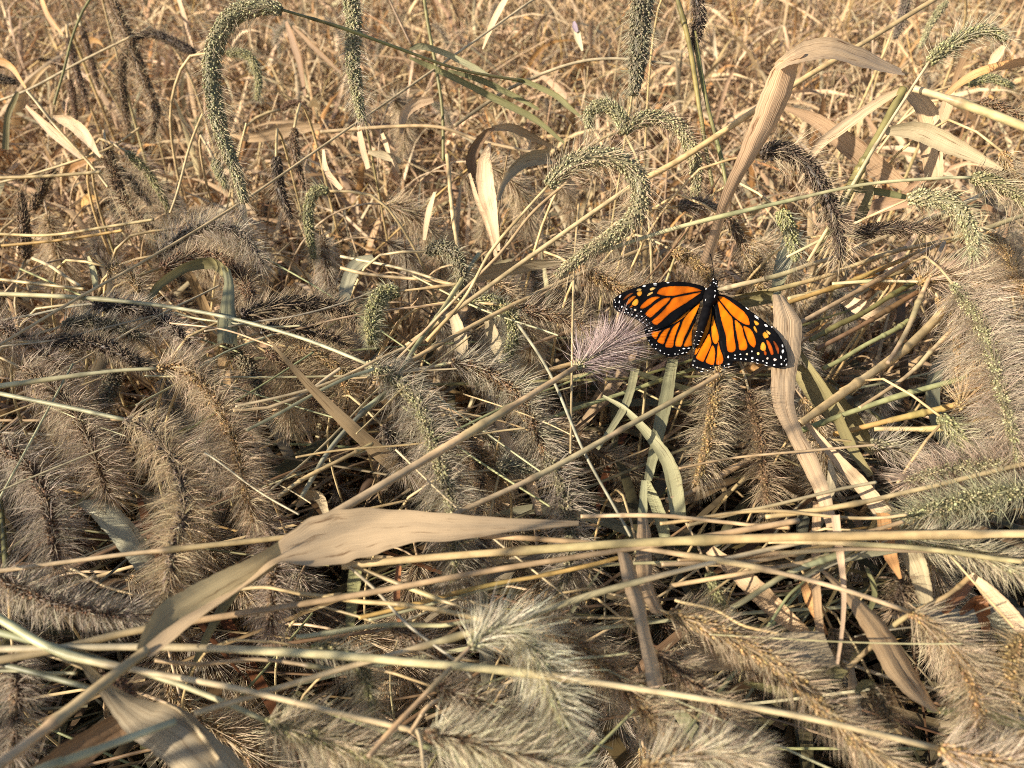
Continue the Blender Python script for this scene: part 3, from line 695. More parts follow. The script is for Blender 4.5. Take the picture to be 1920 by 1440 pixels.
W('thin pinkish straw level across the long tan leaf', [(1640,835),(1500,845),(1380,858),(1270,880)], 5, Lf(1.2,.8), 'pink')
W('pinkish straw below the hanging golden brown head', [(1250,938),(1330,905),(1420,852)], 11, Lf(-.6,-.6), 'tan')
W('thick pale foreground stem that carries the wide folded leaf', [(-30,1448),(0,1432),(120,1342),(200,1280),(280,1218)], 26, Lf(4.8,4.2), 'pink', 17, ext=(1,0))
W('thin mint straw entering at the lower left edge', [(-10,1072),(120,1056),(300,1036),(500,1014),(640,1000)], 9, Lf(1.6,1.2), 'tan')
W('long tan straw rising gently from lower left to the right', [(-20,1243),(130,1213),(270,1179),(640,1118),(827,1084),(973,1060),(1153,1034),(1300,1012),(1500,978)], 14, Lf(2.9,2.2), 'tan', 10)
W('long pale straw climbing from bottom left towards the right gap', [(360,1340),(500,1298),(640,1254),(873,1188),(1007,1148),(1123,1111),(1280,1070),(1413,1037),(1560,1005)], 12, Lf(2.6,2.1), 'pale', 9)
W('blurred mint straw at the very bottom left', [(100,1448),(247,1386),(330,1352)], 16, Lf(3.4,2.8), 'mint')
W('straw under the thick pale stem at lower left', [(-10,1252),(90,1270),(180,1288)], 9, Lf(2.4,2.2), 'grey')
W('yellow-brown straw running level under the folded leaf base', [(290,1234),(450,1241),(640,1256)], 8, Lf(1.6,1.6), 'tan')
W('thin straw slanting through the shade at lower left', [(130,1070),(210,1100),(290,1132)], 5, Lf(.6), 'straw')
W('mint straw lying just over the drooping heads at lower left', [(-10,1266),(60,1268),(140,1262)], 7, Lf(2.2), 'mint')
W('thin yellow straw level under the twist of the folded leaf', [(450,1102),(540,1108),(640,1117)], 7, Lf(1.0), 'straw')
W('thick yellow straw running level to the right edge, brightest of all', [(640,1061),(728,1052),(850,1041),(1020,1029),(1150,1020),(1280,1014),(1480,1008),(1700,1004),(1935,1001)], 14, Lf(2.2,2.8), 'straw', 17)
W('pale yellow straw under the thick bright one, toward the right edge', [(1440,1018),(1600,1012),(1740,1016),(1930,1042)], 9, Lf(2.4,2.6), 'straw')
W('yellow straw dipping below the thick bright one', [(668,1157),(750,1136),(850,1112),(980,1080),(1160,1044)], 8, Lf(1.6,1.9), 'gold')
W('pale mint straw below the dipping yellow one', [(690,1165),(780,1140),(870,1112),(1030,1076),(1160,1060),(1290,1052)], 7, Lf(1.3,1.4), 'mint')
W('yellow straw running down to the silky pale head', [(560,1112),(640,1121),(740,1132),(830,1146),(905,1162)], 9, Lf(2.4,2.4), 'straw')
W('thin yellow straw crossing the dipping ones', [(640,1056),(720,1082),(800,1112),(905,1156)], 8, Lf(2.1,2.2), 'straw')
W('thin grey stem slanting down to the silky pale head', [(655,1062),(705,1112),(770,1172),(850,1240),(880,1270)], 6, Lf(2.3,2.4), 'grey')
W('thin yellow straw level right of the silky pale head', [(990,1158),(1090,1158),(1190,1160)], 5, Lf(1.4), 'straw')
W('mint straw running level left of the silky pale head', [(560,1190),(640,1180),(760,1168),(890,1160)], 9, Lf(1.6), 'mint')
W('short tan twig forming a fork over the nearest blurred head', [(770,1368),(800,1335),(830,1305)], 8, Lf(2.7,2.6), 'tan')
W('thin bent straw dangling from the fork above the nearest head', [(784,1374),(792,1400),(800,1450)], 7, Lf(3.0,3.0), 'pale')
W('orange straw running level above the thick bright one', [(1090,966),(1200,972),(1290,976),(1480,990)], 8, Lf(1.9,2.0), 'pink')
W('yellow straw just above the thick bright one, right half', [(1240,977),(1450,968),(1640,970),(1700,966)], 7, Lf(1.6,1.8), 'straw')
W('tan straw rising across the right gap under the bright one', [(1240,1058),(1420,1034),(1560,1004),(1690,978)], 9, Lf(2.1,1.9), 'tan')
W('tan straw lying level under the bright one, toward the drooping head', [(1270,1052),(1420,1038),(1580,1030),(1760,1034)], 8, Lf(1.9,1.9), 'pink')
W('mint straw fanning up left under the bright one', [(1260,1098),(1400,1072),(1500,1056),(1560,1040)], 9, Lf(1.2,1.4), 'pink')
W('green-white stem bowing up from the dark gap at lower right', [(1365,1138),(1440,1104),(1500,1072),(1560,1040),(1620,1014)], 11, Lf(.9,1.4), 'mint')
W('thin green stem rising beside the bowing stem', [(1425,1195),(1470,1130),(1510,1085)], 6, Lf(.4,.8), 'green')
W('thin straw behind the very long seedy head', [(1270,1122),(1350,1152),(1460,1192)], 6, Lf(1.4,1.4), 'straw')
W('short yellow straw under the bright streaky leaf', [(1570,1260),(1640,1208),(1700,1160),(1770,1110),(1815,1080)], 9, Lf(.2,.8), 'straw')
W('thin dark straw low behind the streaky leaf', [(1580,1238),(1660,1270),(1760,1300),(1920,1360)], 7, Lf(-.6,-.4), 'grey')
W('straw slanting above the right end of the bright straw', [(1290,985),(1420,962),(1560,925),(1640,905)], 7, Lf(1.4,1.6), 'pale')

# ---- dry leaves
E('broad tan leaf arching over from the broken joint, upper right',
  [(1704,144,1690,128),(1660,136,1650,108),(1620,126,1610,88),(1560,112,1560,69),(1515,114,1508,78),(1486,121,1478,96),(1456,134,1452,118)], Dp(.455,.425), 'apricot', (.016,.010), .08)
E('long curled leaf strip hanging from the tan arch',
  [(1462,112,1512,98),(1446,132,1496,120),(1428,172,1486,166),(1411,222,1466,216),(1384,287,1432,272),(1358,350,1396,318),(1342,402,1366,364),(1325,450,1350,432),(1310,492,1334,492)], Dp(.432,.46), 'tan', (.004,.012), .2)
C('narrow twisted leaf slanting left from the broken joint', [(1692,166,10),(1640,196,18),(1575,242,20),(1532,278,16),(1496,342,7)], Dp(.455,.45), 'pink', (.6,-.4), .2)
C('broad tan blade crossing behind the olive-yellow stem', [(1468,200,6),(1530,226,22),(1592,272,32),(1640,310,30),(1700,352,14)], Dp(.48,.5), 'tan', (.3,.8))
C('sunlit tan leaf hanging below the broken joint', [(1708,176,22),(1738,210,34),(1745,270,34),(1752,335,28)], Dp(.49,.5), 'tan', (.2,.5))
C('grey weathered leaf pointing right below the sheath stem', [(1662,246,12),(1712,244,28),(1762,262,32),(1820,290,22),(1880,318,6)], Dp(.445,.43), 'grey', (.6,.3), .2)
C('orange leaf blade entering from the right edge', [(1940,112,20),(1850,130,18),(1800,156,13),(1762,190,6)], Dp(.47,.5), 'orange', (.6,.6))
C('brown leaf arch behind the orange blade', [(1860,80,8),(1820,90,12),(1800,125,10),(1785,165,6)], Dp(.6,.6), 'brown')
C('tan leaf hanging under the orange blade', [(1785,165,10),(1775,200,18),(1762,240,14)], Dp(.55), 'tan')
C('bright leaf tips standing behind the orange blade', [(1882,85,8),(1868,105,16),(1855,125,6)], Dp(.6), 'bright')
C('small dark green blade below the plump green head', [(1590,338,6),(1618,345,16),(1630,362,14),(1615,402,18),(1600,420,4)], Dp(.47), 'olive', (.6,.2))
C('narrow olive blade behind the plump green head', [(1600,355,8),(1650,360,12),(1700,370,8)], Dp(.48), 'green')
C('long green blade bending over at top centre', [(960,150,6),(985,153,8),(1040,178,9),(1066,200,8),(1090,220,3)], Dp(.56,.56), 'green', (.5,.8), name='green_blade')
C('curled olive green blade above the long bent one', [(768,92,4),(790,87,10),(830,98,9),(880,122,11),(915,142,8)], Dp(.56), 'greygreen', (.8,.3), name='green_blade')
C('green blade, lowest of the three at top centre', [(768,108,4),(800,122,9),(860,150,10),(930,186,11),(1000,222,10),(1058,268,4)], Dp(.56,.57), 'green', (.5,.7), name='green_blade')
C('slim green blade behind the lowest of the three', [(840,132,4),(900,150,10),(960,178,9),(1010,205,5)], Dp(.58), 'green', (.4,.6), name='green_blade')
C('bright narrow leaf hanging from the top edge', [(952,-10,12),(925,40,13),(905,92,3)], Dp(.66), 'bright')
C('cream leaf scrap with a purple tip at top centre', [(1078,44,5),(1082,65,13),(1092,95,4)], Dp(.68), 'pale')
C('brown curled leaf looping left of the bright broad one', [(902,345,8),(884,315,18),(890,280,18),(912,250,12),(928,240,4)], Dp(.58), 'brown', (.8,.2), .3)
C('bright broad leaf standing below the loop', [(918,268,6),(908,310,28),(912,360,34),(924,410,20),(934,470,8)], Dp(.575,.56), 'bright', (.3,.3), .15)
C('narrow leaf stem left of the bright broad one', [(880,325,5),(895,375,9),(915,420,12),(930,480,8)], Dp(.57), 'tan')
C('tan blade bending right from the top of the loop', [(922,240,8),(960,240,14),(1000,258,12),(1045,280,3)], Dp(.58,.62), 'tan')
C('greyish leaf curling right behind the hook', [(934,375,6),(950,335,12),(985,302,22),(1035,292,26)], Dp(.56,.6), 'grey', (.8,.6), .25)
C('pinkish leaf bent over under the olive straw', [(752,250,6),(757,218,14),(778,196,16),(812,186,10)], Dp(.64), 'bright', (.8,.8))
C('short tan leaf left of the bent pinkish one', [(672,236,8),(678,270,13),(690,316,10)], Dp(.64), 'tan')
C('hanging tan leaf below the level weathered straw', [(716,250,7),(730,285,11),(748,322,5)], Dp(.66), 'bright')
C('pale leaf lying under the hanging tan one', [(690,285,6),(720,292,14),(752,302,8)], Dp(.66), 'pale')
C('narrow hanging tan leaf below centre top', [(815,360,6),(803,400,12),(795,450,7)], Dp(.6), 'bright')
C('bright leaf leaning at far left under the slanting straw', [(98,220,8),(130,230,22),(160,255,24),(188,295,4)], Dp(.62), 'bright', (.3,.5))
C('tan leaf lying beside the bright leaning one', [(48,198,6),(95,245,18),(152,295,10)], Dp(.64), 'tan')
C('orange curled leaf at the left edge', [(-10,112,14),(20,125,12),(48,165,5)], Dp(.7), 'orange')
C('orange leaf arching above the curled dark head', [(118,342,4),(128,318,12),(150,305,14),(178,298,5)], Dp(.66), 'orange', (.8,.2))
C('small green blade standing at the left edge', [(10,280,10),(14,220,9),(28,185,8),(34,172,3)], Dp(.7), 'olive', name='green_blade')
C('pinkish brown leaf standing at upper left of centre', [(536,40,6),(550,80,15),(562,120,12),(572,180,6)], Dp(.78), 'brown')
C('orange leaf hanging in from the top left', [(75,-10,9),(90,30,11),(118,66,4)], Dp(.85), 'orange')
C('tan leaf hanging from the top edge left of the crook', [(332,-10,8),(348,40,10),(362,92,4)], Dp(.85), 'tan')
C('brown pointed leaf crossing right of the crook', [(548,48,4),(590,90,9),(640,138,5)], Dp(.7), 'brown')
C('pale bent leaf beside the narrow diagonal straw at left', [(606,280,5),(612,320,12),(640,355,9)], Dp(.62), 'bright')
C('broad tan leaf lying across the back, upper left', [(430,252,5),(475,258,14),(540,244,20),(600,236,8)], Dp(.8), 'tan', (1.0,.8))
C('greyish leaf right of the fawn head at left', [(165,480,6),(175,510,16),(180,540,14)], Lf(-.5), 'greygreen')
C('grey-green leaf curled over like a shepherd crook, middle left', [(278,562,7),(304,530,11),(350,502,14),(396,494,20),(424,512,22)], Lf(.9,1.2), 'olive', (1.2,.8), .15)
E('pale green leaf end hanging from the shepherd crook bend', [(414,496,432,506),(420,530,438,530),(413,575,440,570),(407,612,445,610),(408,645,446,648)], Lf(1.25,.9), 'greygreen', (0,.01), .1)
C('bluish grey leaf leaning at left of centre', [(700,482,14),(665,500,28),(648,545,26),(640,590,14)], Lf(-.3,-.8), 'bluegrey', (.3,.3))
C('tan leaf lying level left of the hook stem', [(830,540,8),(900,516,22),(980,500,20),(1050,492,8)], Lf(-.4), 'grey', (1.2,1.2))
C('grey leaf hanging at centre under the straws', [(850,590,18),(862,630,26),(872,680,18)], Lf(-.8,-1.2), 'grey')
C('grey leaf below the brown fuzzy head', [(915,600,16),(928,640,24),(940,680,10)], Lf(-.9,-1.2), 'grey')
C('pinkish grey leaf slanting behind the bushy heads', [(925,765,14),(958,840,20),(992,900,20),(1012,965,12)], Lf(-1.2,-1.4), 'pink', (.3,.5))
C('white-edged grey leaf bowing down right of centre', [(1130,742,5),(1172,768,11),(1222,822,20),(1258,880,27),(1272,970,28)], Lf(.4,-.4), 'greygreen', (-.4,.5), .2)
C('narrow green leaf folded down below the purple head', [(1192,690,14),(1172,760,14),(1120,842,7)], Lf(.4,0), 'greygreen', (.5,.5))
C('upright olive leaf below the left hind wing', [(1262,672,18),(1246,760,24),(1228,840,20),(1215,900,14)], Lf(-.4,-.8), 'greygreen', (.4,.3))
C('grey green leaf in shade between wing and thin stem', [(1210,900,14),(1235,960,22),(1250,1020,18)], Lf(-1.6,-2), 'greygreen')
E('long tan leaf hanging beneath the right wing of the butterfly',
  [(1448,552,1470,556),(1451,600,1502,602),(1448,650,1503,645),(1445,700,1494,695),(1450,760,1490,755),(1474,812,1503,805),(1502,872,1530,855),(1530,930,1554,915),(1545,975,1566,965),(1558,1020,1572,1015)], ('T', [.452,.4425,.4345,.426,.405,.385,.366,.35,.338,.327]), 'bright', (.006,.0), .08, .03)
C('shaded olive leaf folded behind the right wing', [(1350,580,8),(1385,566,22),(1420,560,26),(1452,556,20)], Lf(.3,.5), 'olive', (.9,.6), .3)
C('olive leaf loop above the long tan leaf', [(1492,430,26),(1472,480,28),(1460,525,22),(1452,560,16)], Lf(-.4,.2), 'greygreen', (.5,.2), .2)
C('broad brown-olive leaf in shade right of the long tan leaf', [(1492,690,20),(1540,740,46),(1590,790,40),(1640,850,14)], Lf(-1.,-1.6), 'olive', (.3,.6))
C('pink-tan leaf slanting parallel to the long tan leaf', [(1510,790,8),(1560,850,18),(1615,910,26),(1660,970,30),(1690,1030,20)], Lf(-.2,.4), 'pink', (.2,.4))
C('narrow olive leaf beside the pink-tan one', [(1500,660,6),(1548,735,14),(1592,830,18),(1632,892,10)], Lf(-.2,-.4), 'olive', (.5,.5))
C('small tan leaf wedge below the long tan leaf', [(1555,862,4),(1560,900,16),(1550,945,10)], Lf(-.3,-.4), 'pale')
C('pink dead leaf under the straws right of the butterfly', [(1580,560,16),(1640,585,34),(1680,560,20)], Lf(-2.5,-2.6), 'pink')
C('pink dead leaf deep in the fan of straws', [(1600,520,14),(1650,530,26),(1700,540,10)], Lf(-2.2,-2.4), 'orange')
# the wide folded leaf in the foreground
E('wide pinkish leaf folded and twisted across the foreground',
  [(262,1222,284,1232),(290,1196,320,1204),(338,1160,364,1166),(398,1126,430,1120),(450,1088,492,1076),(482,1046,526,1054),(535,1004,570,1060),(592,967,640,1056),(660,955,700,1042),(760,955,770,1020),(860,964,860,1012),(960,972,960,997),(1085,977,1085,984)], Lf(4.2,3.0), 'apricot', (-.004,-.010), .10, .015, n=90, mat=M_SMOOTH)
E('olive inner face of the folded foreground leaf, left part',
  [(256,1216,272,1228),(280,1160,318,1196),(311,1126,368,1162),(372,1091,436,1118),(460,1050,496,1078),(522,1016,532,1050)], Lf(3.95,3.7), 'fold', (.0,.002), .1, mat=M_SMOOTH)
E('brown weathered leaf hanging at the bottom left',
  [(140,1232,150,1230),(190,1308,216,1288),(236,1372,285,1316),(306,1428,345,1330),(345,1470,440,1412),(360,1500,470,1460)], Lf(2.4,2.3), 'grey', (.004,.016), .12)
E('dark brown leaf under the weathered one at bottom left', [(40,1450,110,1470),(110,1400,150,1440),(190,1352,225,1392),(240,1330,262,1360)], Lf(1.2,1.4), 'brown', (.004,.004), .12)
C('torn brown flap beside the weathered leaf at bottom left', [(285,1320,10),(312,1335,40),(350,1372,54),(400,1430,40)], Lf(2.2,2.4), 'grey', (.3,.5))
E('grey-green leaf in shade at left under the bushy heads', [(146,945,200,935),(180,978,235,965),(215,1020,270,1010),(255,1070,295,1062)], Lf(-.6,-1), 'bluegrey', (.004,.004), .15)
C('grey leaf arching beside the bushy head at left', [(556,950,6),(580,930,20),(600,935,22),(612,965,12)], Lf(-.4,-.2), 'grey', (.8,.3))
C('dark green leaf under the folded foreground leaf', [(668,1055,28),(662,1110,26),(655,1180,18)], Lf(-1.,-1.4), 'green')
C('upright brown leaf in the dark gap at bottom centre', [(748,1060,10),(744,1120,14),(750,1180,8)], Lf(-1.8,-2.2), 'rust')
E('dangling tan leaf with dark flecks at bottom centre', [(1158,1036,1182,1040),(1166,1085,1196,1085),(1180,1130,1208,1125),(1195,1185,1218,1180),(1206,1240,1232,1235),(1214,1290,1247,1288)], Lf(2.3,1.6), 'tan', (.004,.01), .15)
E('shorter lit leaf beside the dangling one at bottom centre', [(1196,965,1212,965),(1194,1010,1222,1010),(1192,1060,1222,1055),(1202,1110,1226,1105),(1222,1150,1250,1158)], Lf(.9,.9), 'tan', (.004,.004), .12)
C('green leaf standing behind the thick bright straw', [(1208,900,10),(1205,960,16),(1200,1010,12)], Lf(.2,.4), 'greygreen')
E('bright streaky tan leaf lying in the sun at lower right',
  [(1540,1072,1548,1070),(1584,1122,1602,1115),(1612,1172,1652,1160),(1642,1226,1690,1214),(1668,1270,1722,1268),(1702,1306,1746,1310),(1752,1336,1762,1340)], Lf(1.2,.8), 'gold', (.003,.010), .10)
E('broad pinkish brown leaf in shade behind the very long head', [(1280,1218,1284,1256),(1345,1208,1350,1258),(1440,1190,1450,1254),(1500,1184,1515,1250),(1545,1186,1576,1250)], Lf(.3,.6), 'grey', (-.01,-.012), .12)
C('olive tan leaf slanting through the dark gap at lower right', [(1330,1030,20),(1400,1088,36),(1458,1146,36),(1515,1192,20)], Lf(-.4,-.2), 'tan', (.3,.5))
C('olive curled tip under the broad shaded leaf', [(1575,1250,26),(1566,1272,18),(1550,1285,8)], Lf(.5,.3), 'olive', (.6,.2))
C('narrow upright tan strip in front of the dark gap', [(1532,940,14),(1530,1020,15),(1530,1100,15),(1538,1190,14)], Lf(.4,0), 'tan', (.3,.3))
C('long narrow pink strip hanging below the long tan leaf', [(1566,965,14),(1574,1030,13),(1582,1100,9),(1580,1170,7),(1570,1245,5)], Lf(2.,1.4), 'pink', (.4,.4))
C('orange leaf tip hanging behind the thick bright straw', [(1655,960,22),(1666,1030,24),(1688,1085,5)], Lf(1.,.6), 'orange', (.3,.5))
C('grey leaf striped by shadows beside the orange tip', [(1690,1005,32),(1718,1060,34),(1738,1130,22)], Lf(.6,.4), 'grey', (.3,.4))
C('rust-red leaf in the gap at the right, darker one', [(1770,1150,16),(1800,1110,36),(1830,1080,20)], Lf(-1.,-1), 'rust', (.4,.4))
C('rust-red leaf in the gap at the right, brighter one', [(1800,1150,12),(1835,1130,28),(1850,1185,12)], Lf(-.9,-1), 'rust', (.4,.4))
C('pinkish leaf crossing the rust-red ones at the right edge', [(1820,1076,10),(1862,1118,26),(1910,1170,26),(1950,1200,14)], Lf(.4,.6), 'pink', (.4,.4))
C('pale green leaf bowing under the thick bright straw', [(1490,1088,8),(1550,1058,16),(1620,1040,18),(1690,1032,8)], Lf(.9,1.1), 'bluegrey', (.9,.7))
C('slim green blade rising out of the dark gap', [(1625,1065,5),(1640,1110,9),(1625,1160,6)], Lf(0), 'green', name='green_blade')
C('curved orange-brown leaf in the gap under the bowing stem', [(1505,1090,12),(1520,1130,16),(1548,1190,10)], Lf(-.2,-.4), 'orange')
C('small green blade lying under the slanting heads', [(1395,1280,8),(1440,1290,20),(1490,1305,12)], Lf(-.2,-.2), 'green', (.8,.6), name='green_blade')
C('pale scrap of leaf under the streaky one', [(1605,1300,12),(1618,1285,24),(1640,1278,10)], Lf(-.2,-.2), 'greygreen')
C('dark green leaf at the right edge below the rust-red ones', [(1860,1150,20),(1885,1180,30),(1895,1215,14)], Lf(-.4,-.6), 'bluegrey')

# the purple petal-like tip of the cream scrap
C('tiny purple bud on the cream leaf scrap at top centre', [(1076,40,4),(1078,50,9),(1082,60,5)], Dp(.678), 'bluegrey', name='flower_bud')
bpy.data.objects['flower_bud'].color = (.75, .62, 1.15, 1)
bpy.data.objects['flower_bud']['category'] = 'flower bud'

# fine straws that lie across the near heads
FS = ('very thin pale straw lying across the near foxtail heads', 'thin straws across the near foxtails')
for q in range(38):
    if q < 24: cx, cy = rng.uniform(-40, 1050), rng.uniform(560, 930)
    else: cx, cy = rng.uniform(300, 1900), rng.uniform(960, 1420)
    a = rng.normal(-.25, .42) if rng.rand() < .72 else rng.normal(.3, .3)
    hl = rng.uniform(90, 260)
    l0 = rng.uniform(.2, 1.5)
    W(FS[0], [(cx - hl * math.cos(a), cy - hl * math.sin(a)), (cx, cy + rng.normal(0, 6)), (cx + hl * math.cos(a), cy + hl * math.sin(a))], rng.uniform(2.6, 4.8), Lf(l0, l0 + rng.normal(0, .5)), ['pale', 'straw', 'mint', 'tan', 'green', 'grey'][rng.randint(6)], group=FS[1])

# ------------------------------------------------------------------ the butterfly
def mat_wing(name, base, var_scale, lo, hi, rough, spec, attr=True):
    m, nt, N, Lk = new_mat(name)
    out = N('ShaderNodeOutputMaterial'); pb = N('ShaderNodeBsdfPrincipled')
    tc = N('ShaderNodeTexCoord')
    nz = N('ShaderNodeTexNoise'); nz.inputs['Scale'].default_value = var_scale; nz.inputs['Detail'].default_value = 5
    Lk(tc.outputs['Object'], nz.inputs['Vector'])
    r = ramp(N, [(0.3, lo), (0.7, hi)]); Lk(nz.outputs[0], r.inputs[0])
    c = tinted(nt, N, Lk) if attr else None
    if c is None:
        rgb = N('ShaderNodeRGB'); rgb.outputs[0].default_value = (*base, 1); c = rgb.outputs[0]
    c = mul(nt, N, Lk, c, r.outputs[0])
    Lk(c, pb.inputs['Base Color'])
    pb.inputs['Roughness'].default_value = rough
    pb.inputs['Specular IOR Level'].default_value = spec
    n2 = N('ShaderNodeTexNoise'); n2.inputs['Scale'].default_value = 2600; Lk(tc.outputs['Object'], n2.inputs['Vector'])
    bp = N('ShaderNodeBump'); bp.inputs['Strength'].default_value = 0.25; bp.inputs['Distance'].default_value = 0.0002
    Lk(n2.outputs[0], bp.inputs['Height']); Lk(bp.outputs[0], pb.inputs['Normal'])
    Lk(pb.outputs[0], out.inputs[0])
    return m

M_BLACK = mat_wing('black_scales', (0.003, 0.0028, 0.0035), 500, 0.6, 1.5, 0.7, 0.10, False)
M_ORANGE = mat_wing('orange_scales', None, 260, 0.93, 1.06, 0.55, 0.15)
M_WHITE = mat_wing('white_scales', None, 300, 0.9, 1.1, 0.6, 0.2)

BD0 = 0.441
def bq(x, y, off=0.0):
    ax = 1326 - 0.29 * (y - 573)
    dx = x - ax
    s = abs(dx)
    d = BD0 - 0.00016 * (y - 580)
    d += (-0.00007 if dx < 0 else 0.00001) * s
    d -= 0.0016 * math.sin(min(s / 60.0, 1.6)) - 0.0003 * math.sin(s * 0.16 + y * 0.07)
    return P(x, y, d - off)

def smooth_closed(pts, n):
    p = np.asarray(pts, float)
    q = np.vstack([p[-2:], p, p[:3]])
    m = len(p); out = []
    per = max(3, n // m)
    for i in range(m):
        a, b, c, d = q[i + 1], q[i + 2], q[i + 3], q[i + 4]
        for f in np.arange(per) / per:
            out.append(0.5 * (2 * b + (c - a) * f + (2 * a - 5 * b + 4 * c - d) * f ** 2 + (3 * b - a - 3 * c + d) * f ** 3))
    return np.array(out)

def fill(poly, step):
    lo, hi = poly.min(0), poly.max(0)
    pts = [Vector(p) for p in poly.tolist()]
    n = len(pts)
    gx = np.arange(lo[0] + step / 2, hi[0], step); gy = np.arange(lo[1] + step / 2, hi[1], step)
    for a in gx:
        for b in gy:
            pts.append(Vector((float(a + (rng.rand() - .5) * step * .3), float(b + (rng.rand() - .5) * step * .3))))
    v, e, f, *_ = delaunay_2d_cdt(pts, [], [list(range(n))], 1, 1e-4)
    used = sorted({i for t in f for i in t}); mp = {i: k for k, i in enumerate(used)}
    return np.array([list(v[i]) for i in used]), [[mp[i] for i in t] for t in f]

def sheet(name, px, off, mat, parent, base, colf=None, step=6.0, jag=0.0, back=True):
    poly = smooth_closed(px, len(px) * 5)
    if jag:
        poly = poly + rng.normal(0, jag, poly.shape)
    v, f = fill(poly, step)
    A = np.array([bq(p[0], p[1], off) for p in v]) - base
    n = len(A)
    # orient to face the camera
    T = []
    for t in f:
        if len(t) != 3: continue
        a, b, c = A[t[0]], A[t[1]], A[t[2]]
        nr = np.cross(b - a, c - a)
        T.append(t if np.dot(nr, CAM - base - a) > 0 else t[::-1])
    T = np.array(T)
    if back:
        B = np.array([bq(p[0], p[1], off - 0.00022) for p in v]) - base
        # rim so that the sheet is a closed plate
        cnt = {}
        for t in T:
            for q in range(3):
                a, b = int(t[q]), int(t[(q + 1) % 3]); cnt[(a, b)] = 1
        rim = [[b, a, a + n, b + n] for (a, b) in cnt if (b, a) not in cnt]
        V = np.vstack([A, B]); TT = np.vstack([T, T[:, ::-1] + n])
        vv = np.vstack([v, v])
    else:
        V, TT, vv, rim = A, T, v, None
    col = None
    if colf is not None:
        col = np.array([colf(p) for p in vv])
        dist = np.array([np.min(np.hypot(poly[:, 0] - p[0], poly[:, 1] - p[1])) for p in vv])
        c0 = vv.mean(0); ext = max(poly.max(0) - poly.min(0))
        f = np.clip(dist / 2.2, 0, 1)[:, None]
        col = col * (0.45 + 0.55 * f) * (1 + 0.10 * np.sin(vv[:, :1] * .35 + vv[:, 1:] * .21))
        col[:, 1] *= 1 + 0.18 * np.clip((c0[1] - vv[:, 1]) / max(ext, 1), -1, 1)
    return link(name, mk_mesh(name, V, TT, rim, col, smooth=False), mat, parent)

def zc(pts, ox, oy, s=9.6):
    return [(ox + p[0] / s, oy + p[1] / s) for p in pts]

def spots(name, lst, ox, oy, parent, base, off, s=9.6, default=(.82, .82, .80)):
    V, T, Cc = [], [], []
    for sp in lst:
        x, y, rx, ry = sp[:4]; rot = math.radians(sp[4]) if len(sp) > 4 else 0.0
        col = sp[5] if len(sp) > 5 else default
        b = len(V); m = 9
        cx, cy = ox + x / s, oy + y / s
        V.append(bq(cx, cy, off + 0.00012) - base); Cc.append(col)
        for i in range(m):
            a = i * 2 * math.pi / m
            k = rng.uniform(0.72, 1.0)
            ex, ey = rx * math.cos(a) * k, ry * math.sin(a) * k
            V.append(bq(cx + (ex * math.cos(rot) - ey * math.sin(rot)) / s, cy + (ex * math.sin(rot) + ey * math.cos(rot)) / s, off) - base); Cc.append(col)
        for i in range(m):
            T.append([b, b + 1 + (i + 1) % m, b + 1 + i])
    o = link(name, mk_mesh(name, V, T, None, Cc), M_WHITE, parent); o['kind'] = 'stuff'
    return o

BB = bq(1322, 590, -0.006)
fly = link('butterfly', None, loc=BB)
tag(fly, 'orange butterfly with black veins and white-dotted black margins, wings spread', 'butterfly')

OR_F = np.array((.76, .160, .002)); OR_L_SHADE = np.array((.58, .122, .003)); OR_H = np.array((.80, .205, .005))  # left forewing orange is darkened, painting in its turn from the light
CREAM = (.80, .50, .16); SPOT_O = (.80, .33, .03)
def flat(c):
    c = np.asarray(c)
    return lambda p: c * rng.uniform(0.95, 1.05)

Z1 = (1140, 515); Z2 = (1200, 560); Z3 = (1300, 550)
# hind wings first (they lie below the fore wings)
def wing(name, label, outline, o, off, cells, whites, wo, wcells):
    w = sheet(name, zc(outline, *o), off, M_BLACK, fly, BB, step=5.0, jag=0.18)
    if label: w['label'] = label
    for pts, col in cells:
        sheet('orange_cell', zc(pts, *wcells), off + 0.00018, M_ORANGE, w, BB * 0 + BB, flat(col), step=2.6, jag=0.16, back=False)
    spots('white_spots', whites, wo[0], wo[1], w, BB, off + 0.0003)
    return w

LH = [(1085,45),(1060,200),(990,430),(935,600),(920,760),(940,870),(900,928),(800,992),(700,1028),(560,1050),(440,1024),(330,964),(230,892),(160,802),(110,692),(80,592),(75,530),(200,440),(420,360),(700,220),(950,80)]
wing('hindwing', None, LH, Z2, 0.0000, [
    ([(1078,65),(1058,150),(990,300),(920,440),(860,580),(800,700),(745,855),(690,862),(640,850),(640,770),(680,640),(738,500),(780,385),(860,270),(960,175)], OR_H),
    ([(925,165),(830,290),(740,370),(620,440),(530,477),(522,460),(620,385),(720,305),(830,228)], OR_H),
    ([(385,572),(340,622),(305,700),(280,727),(232,692),(205,625),(222,597),(300,587)], OR_F),
    ([(540,527),(500,620),(460,720),(430,805),(390,817),(313,770),(340,705),(400,610),(460,553)], OR_F),
    ([(718,420),(690,510),(640,640),(612,760),(592,868),(520,882),(453,855),(500,720),(550,600),(600,510),(660,455)], OR_F),
    ([(978,450),(940,580),(928,700),(932,830),(900,850),(850,866),(788,850),(815,770),(880,640),(930,540)], OR_H * .85),
], [(790,900,28,14),(880,890,28,12,-10),(710,930,10,10),(770,980,30,10,-20),(840,968,18,8,-20),(630,995,18,10),(685,1000,8,8),(515,1008,16,10),(440,985,12,12),(365,935,14,16),(285,900,14,12),(300,830,9,9),(217,825,14,16),(165,755,10,14),(130,630,9,9),(100,560,13,13),(165,572,22,7,10),(970,890,10,8)], Z2, Z2)
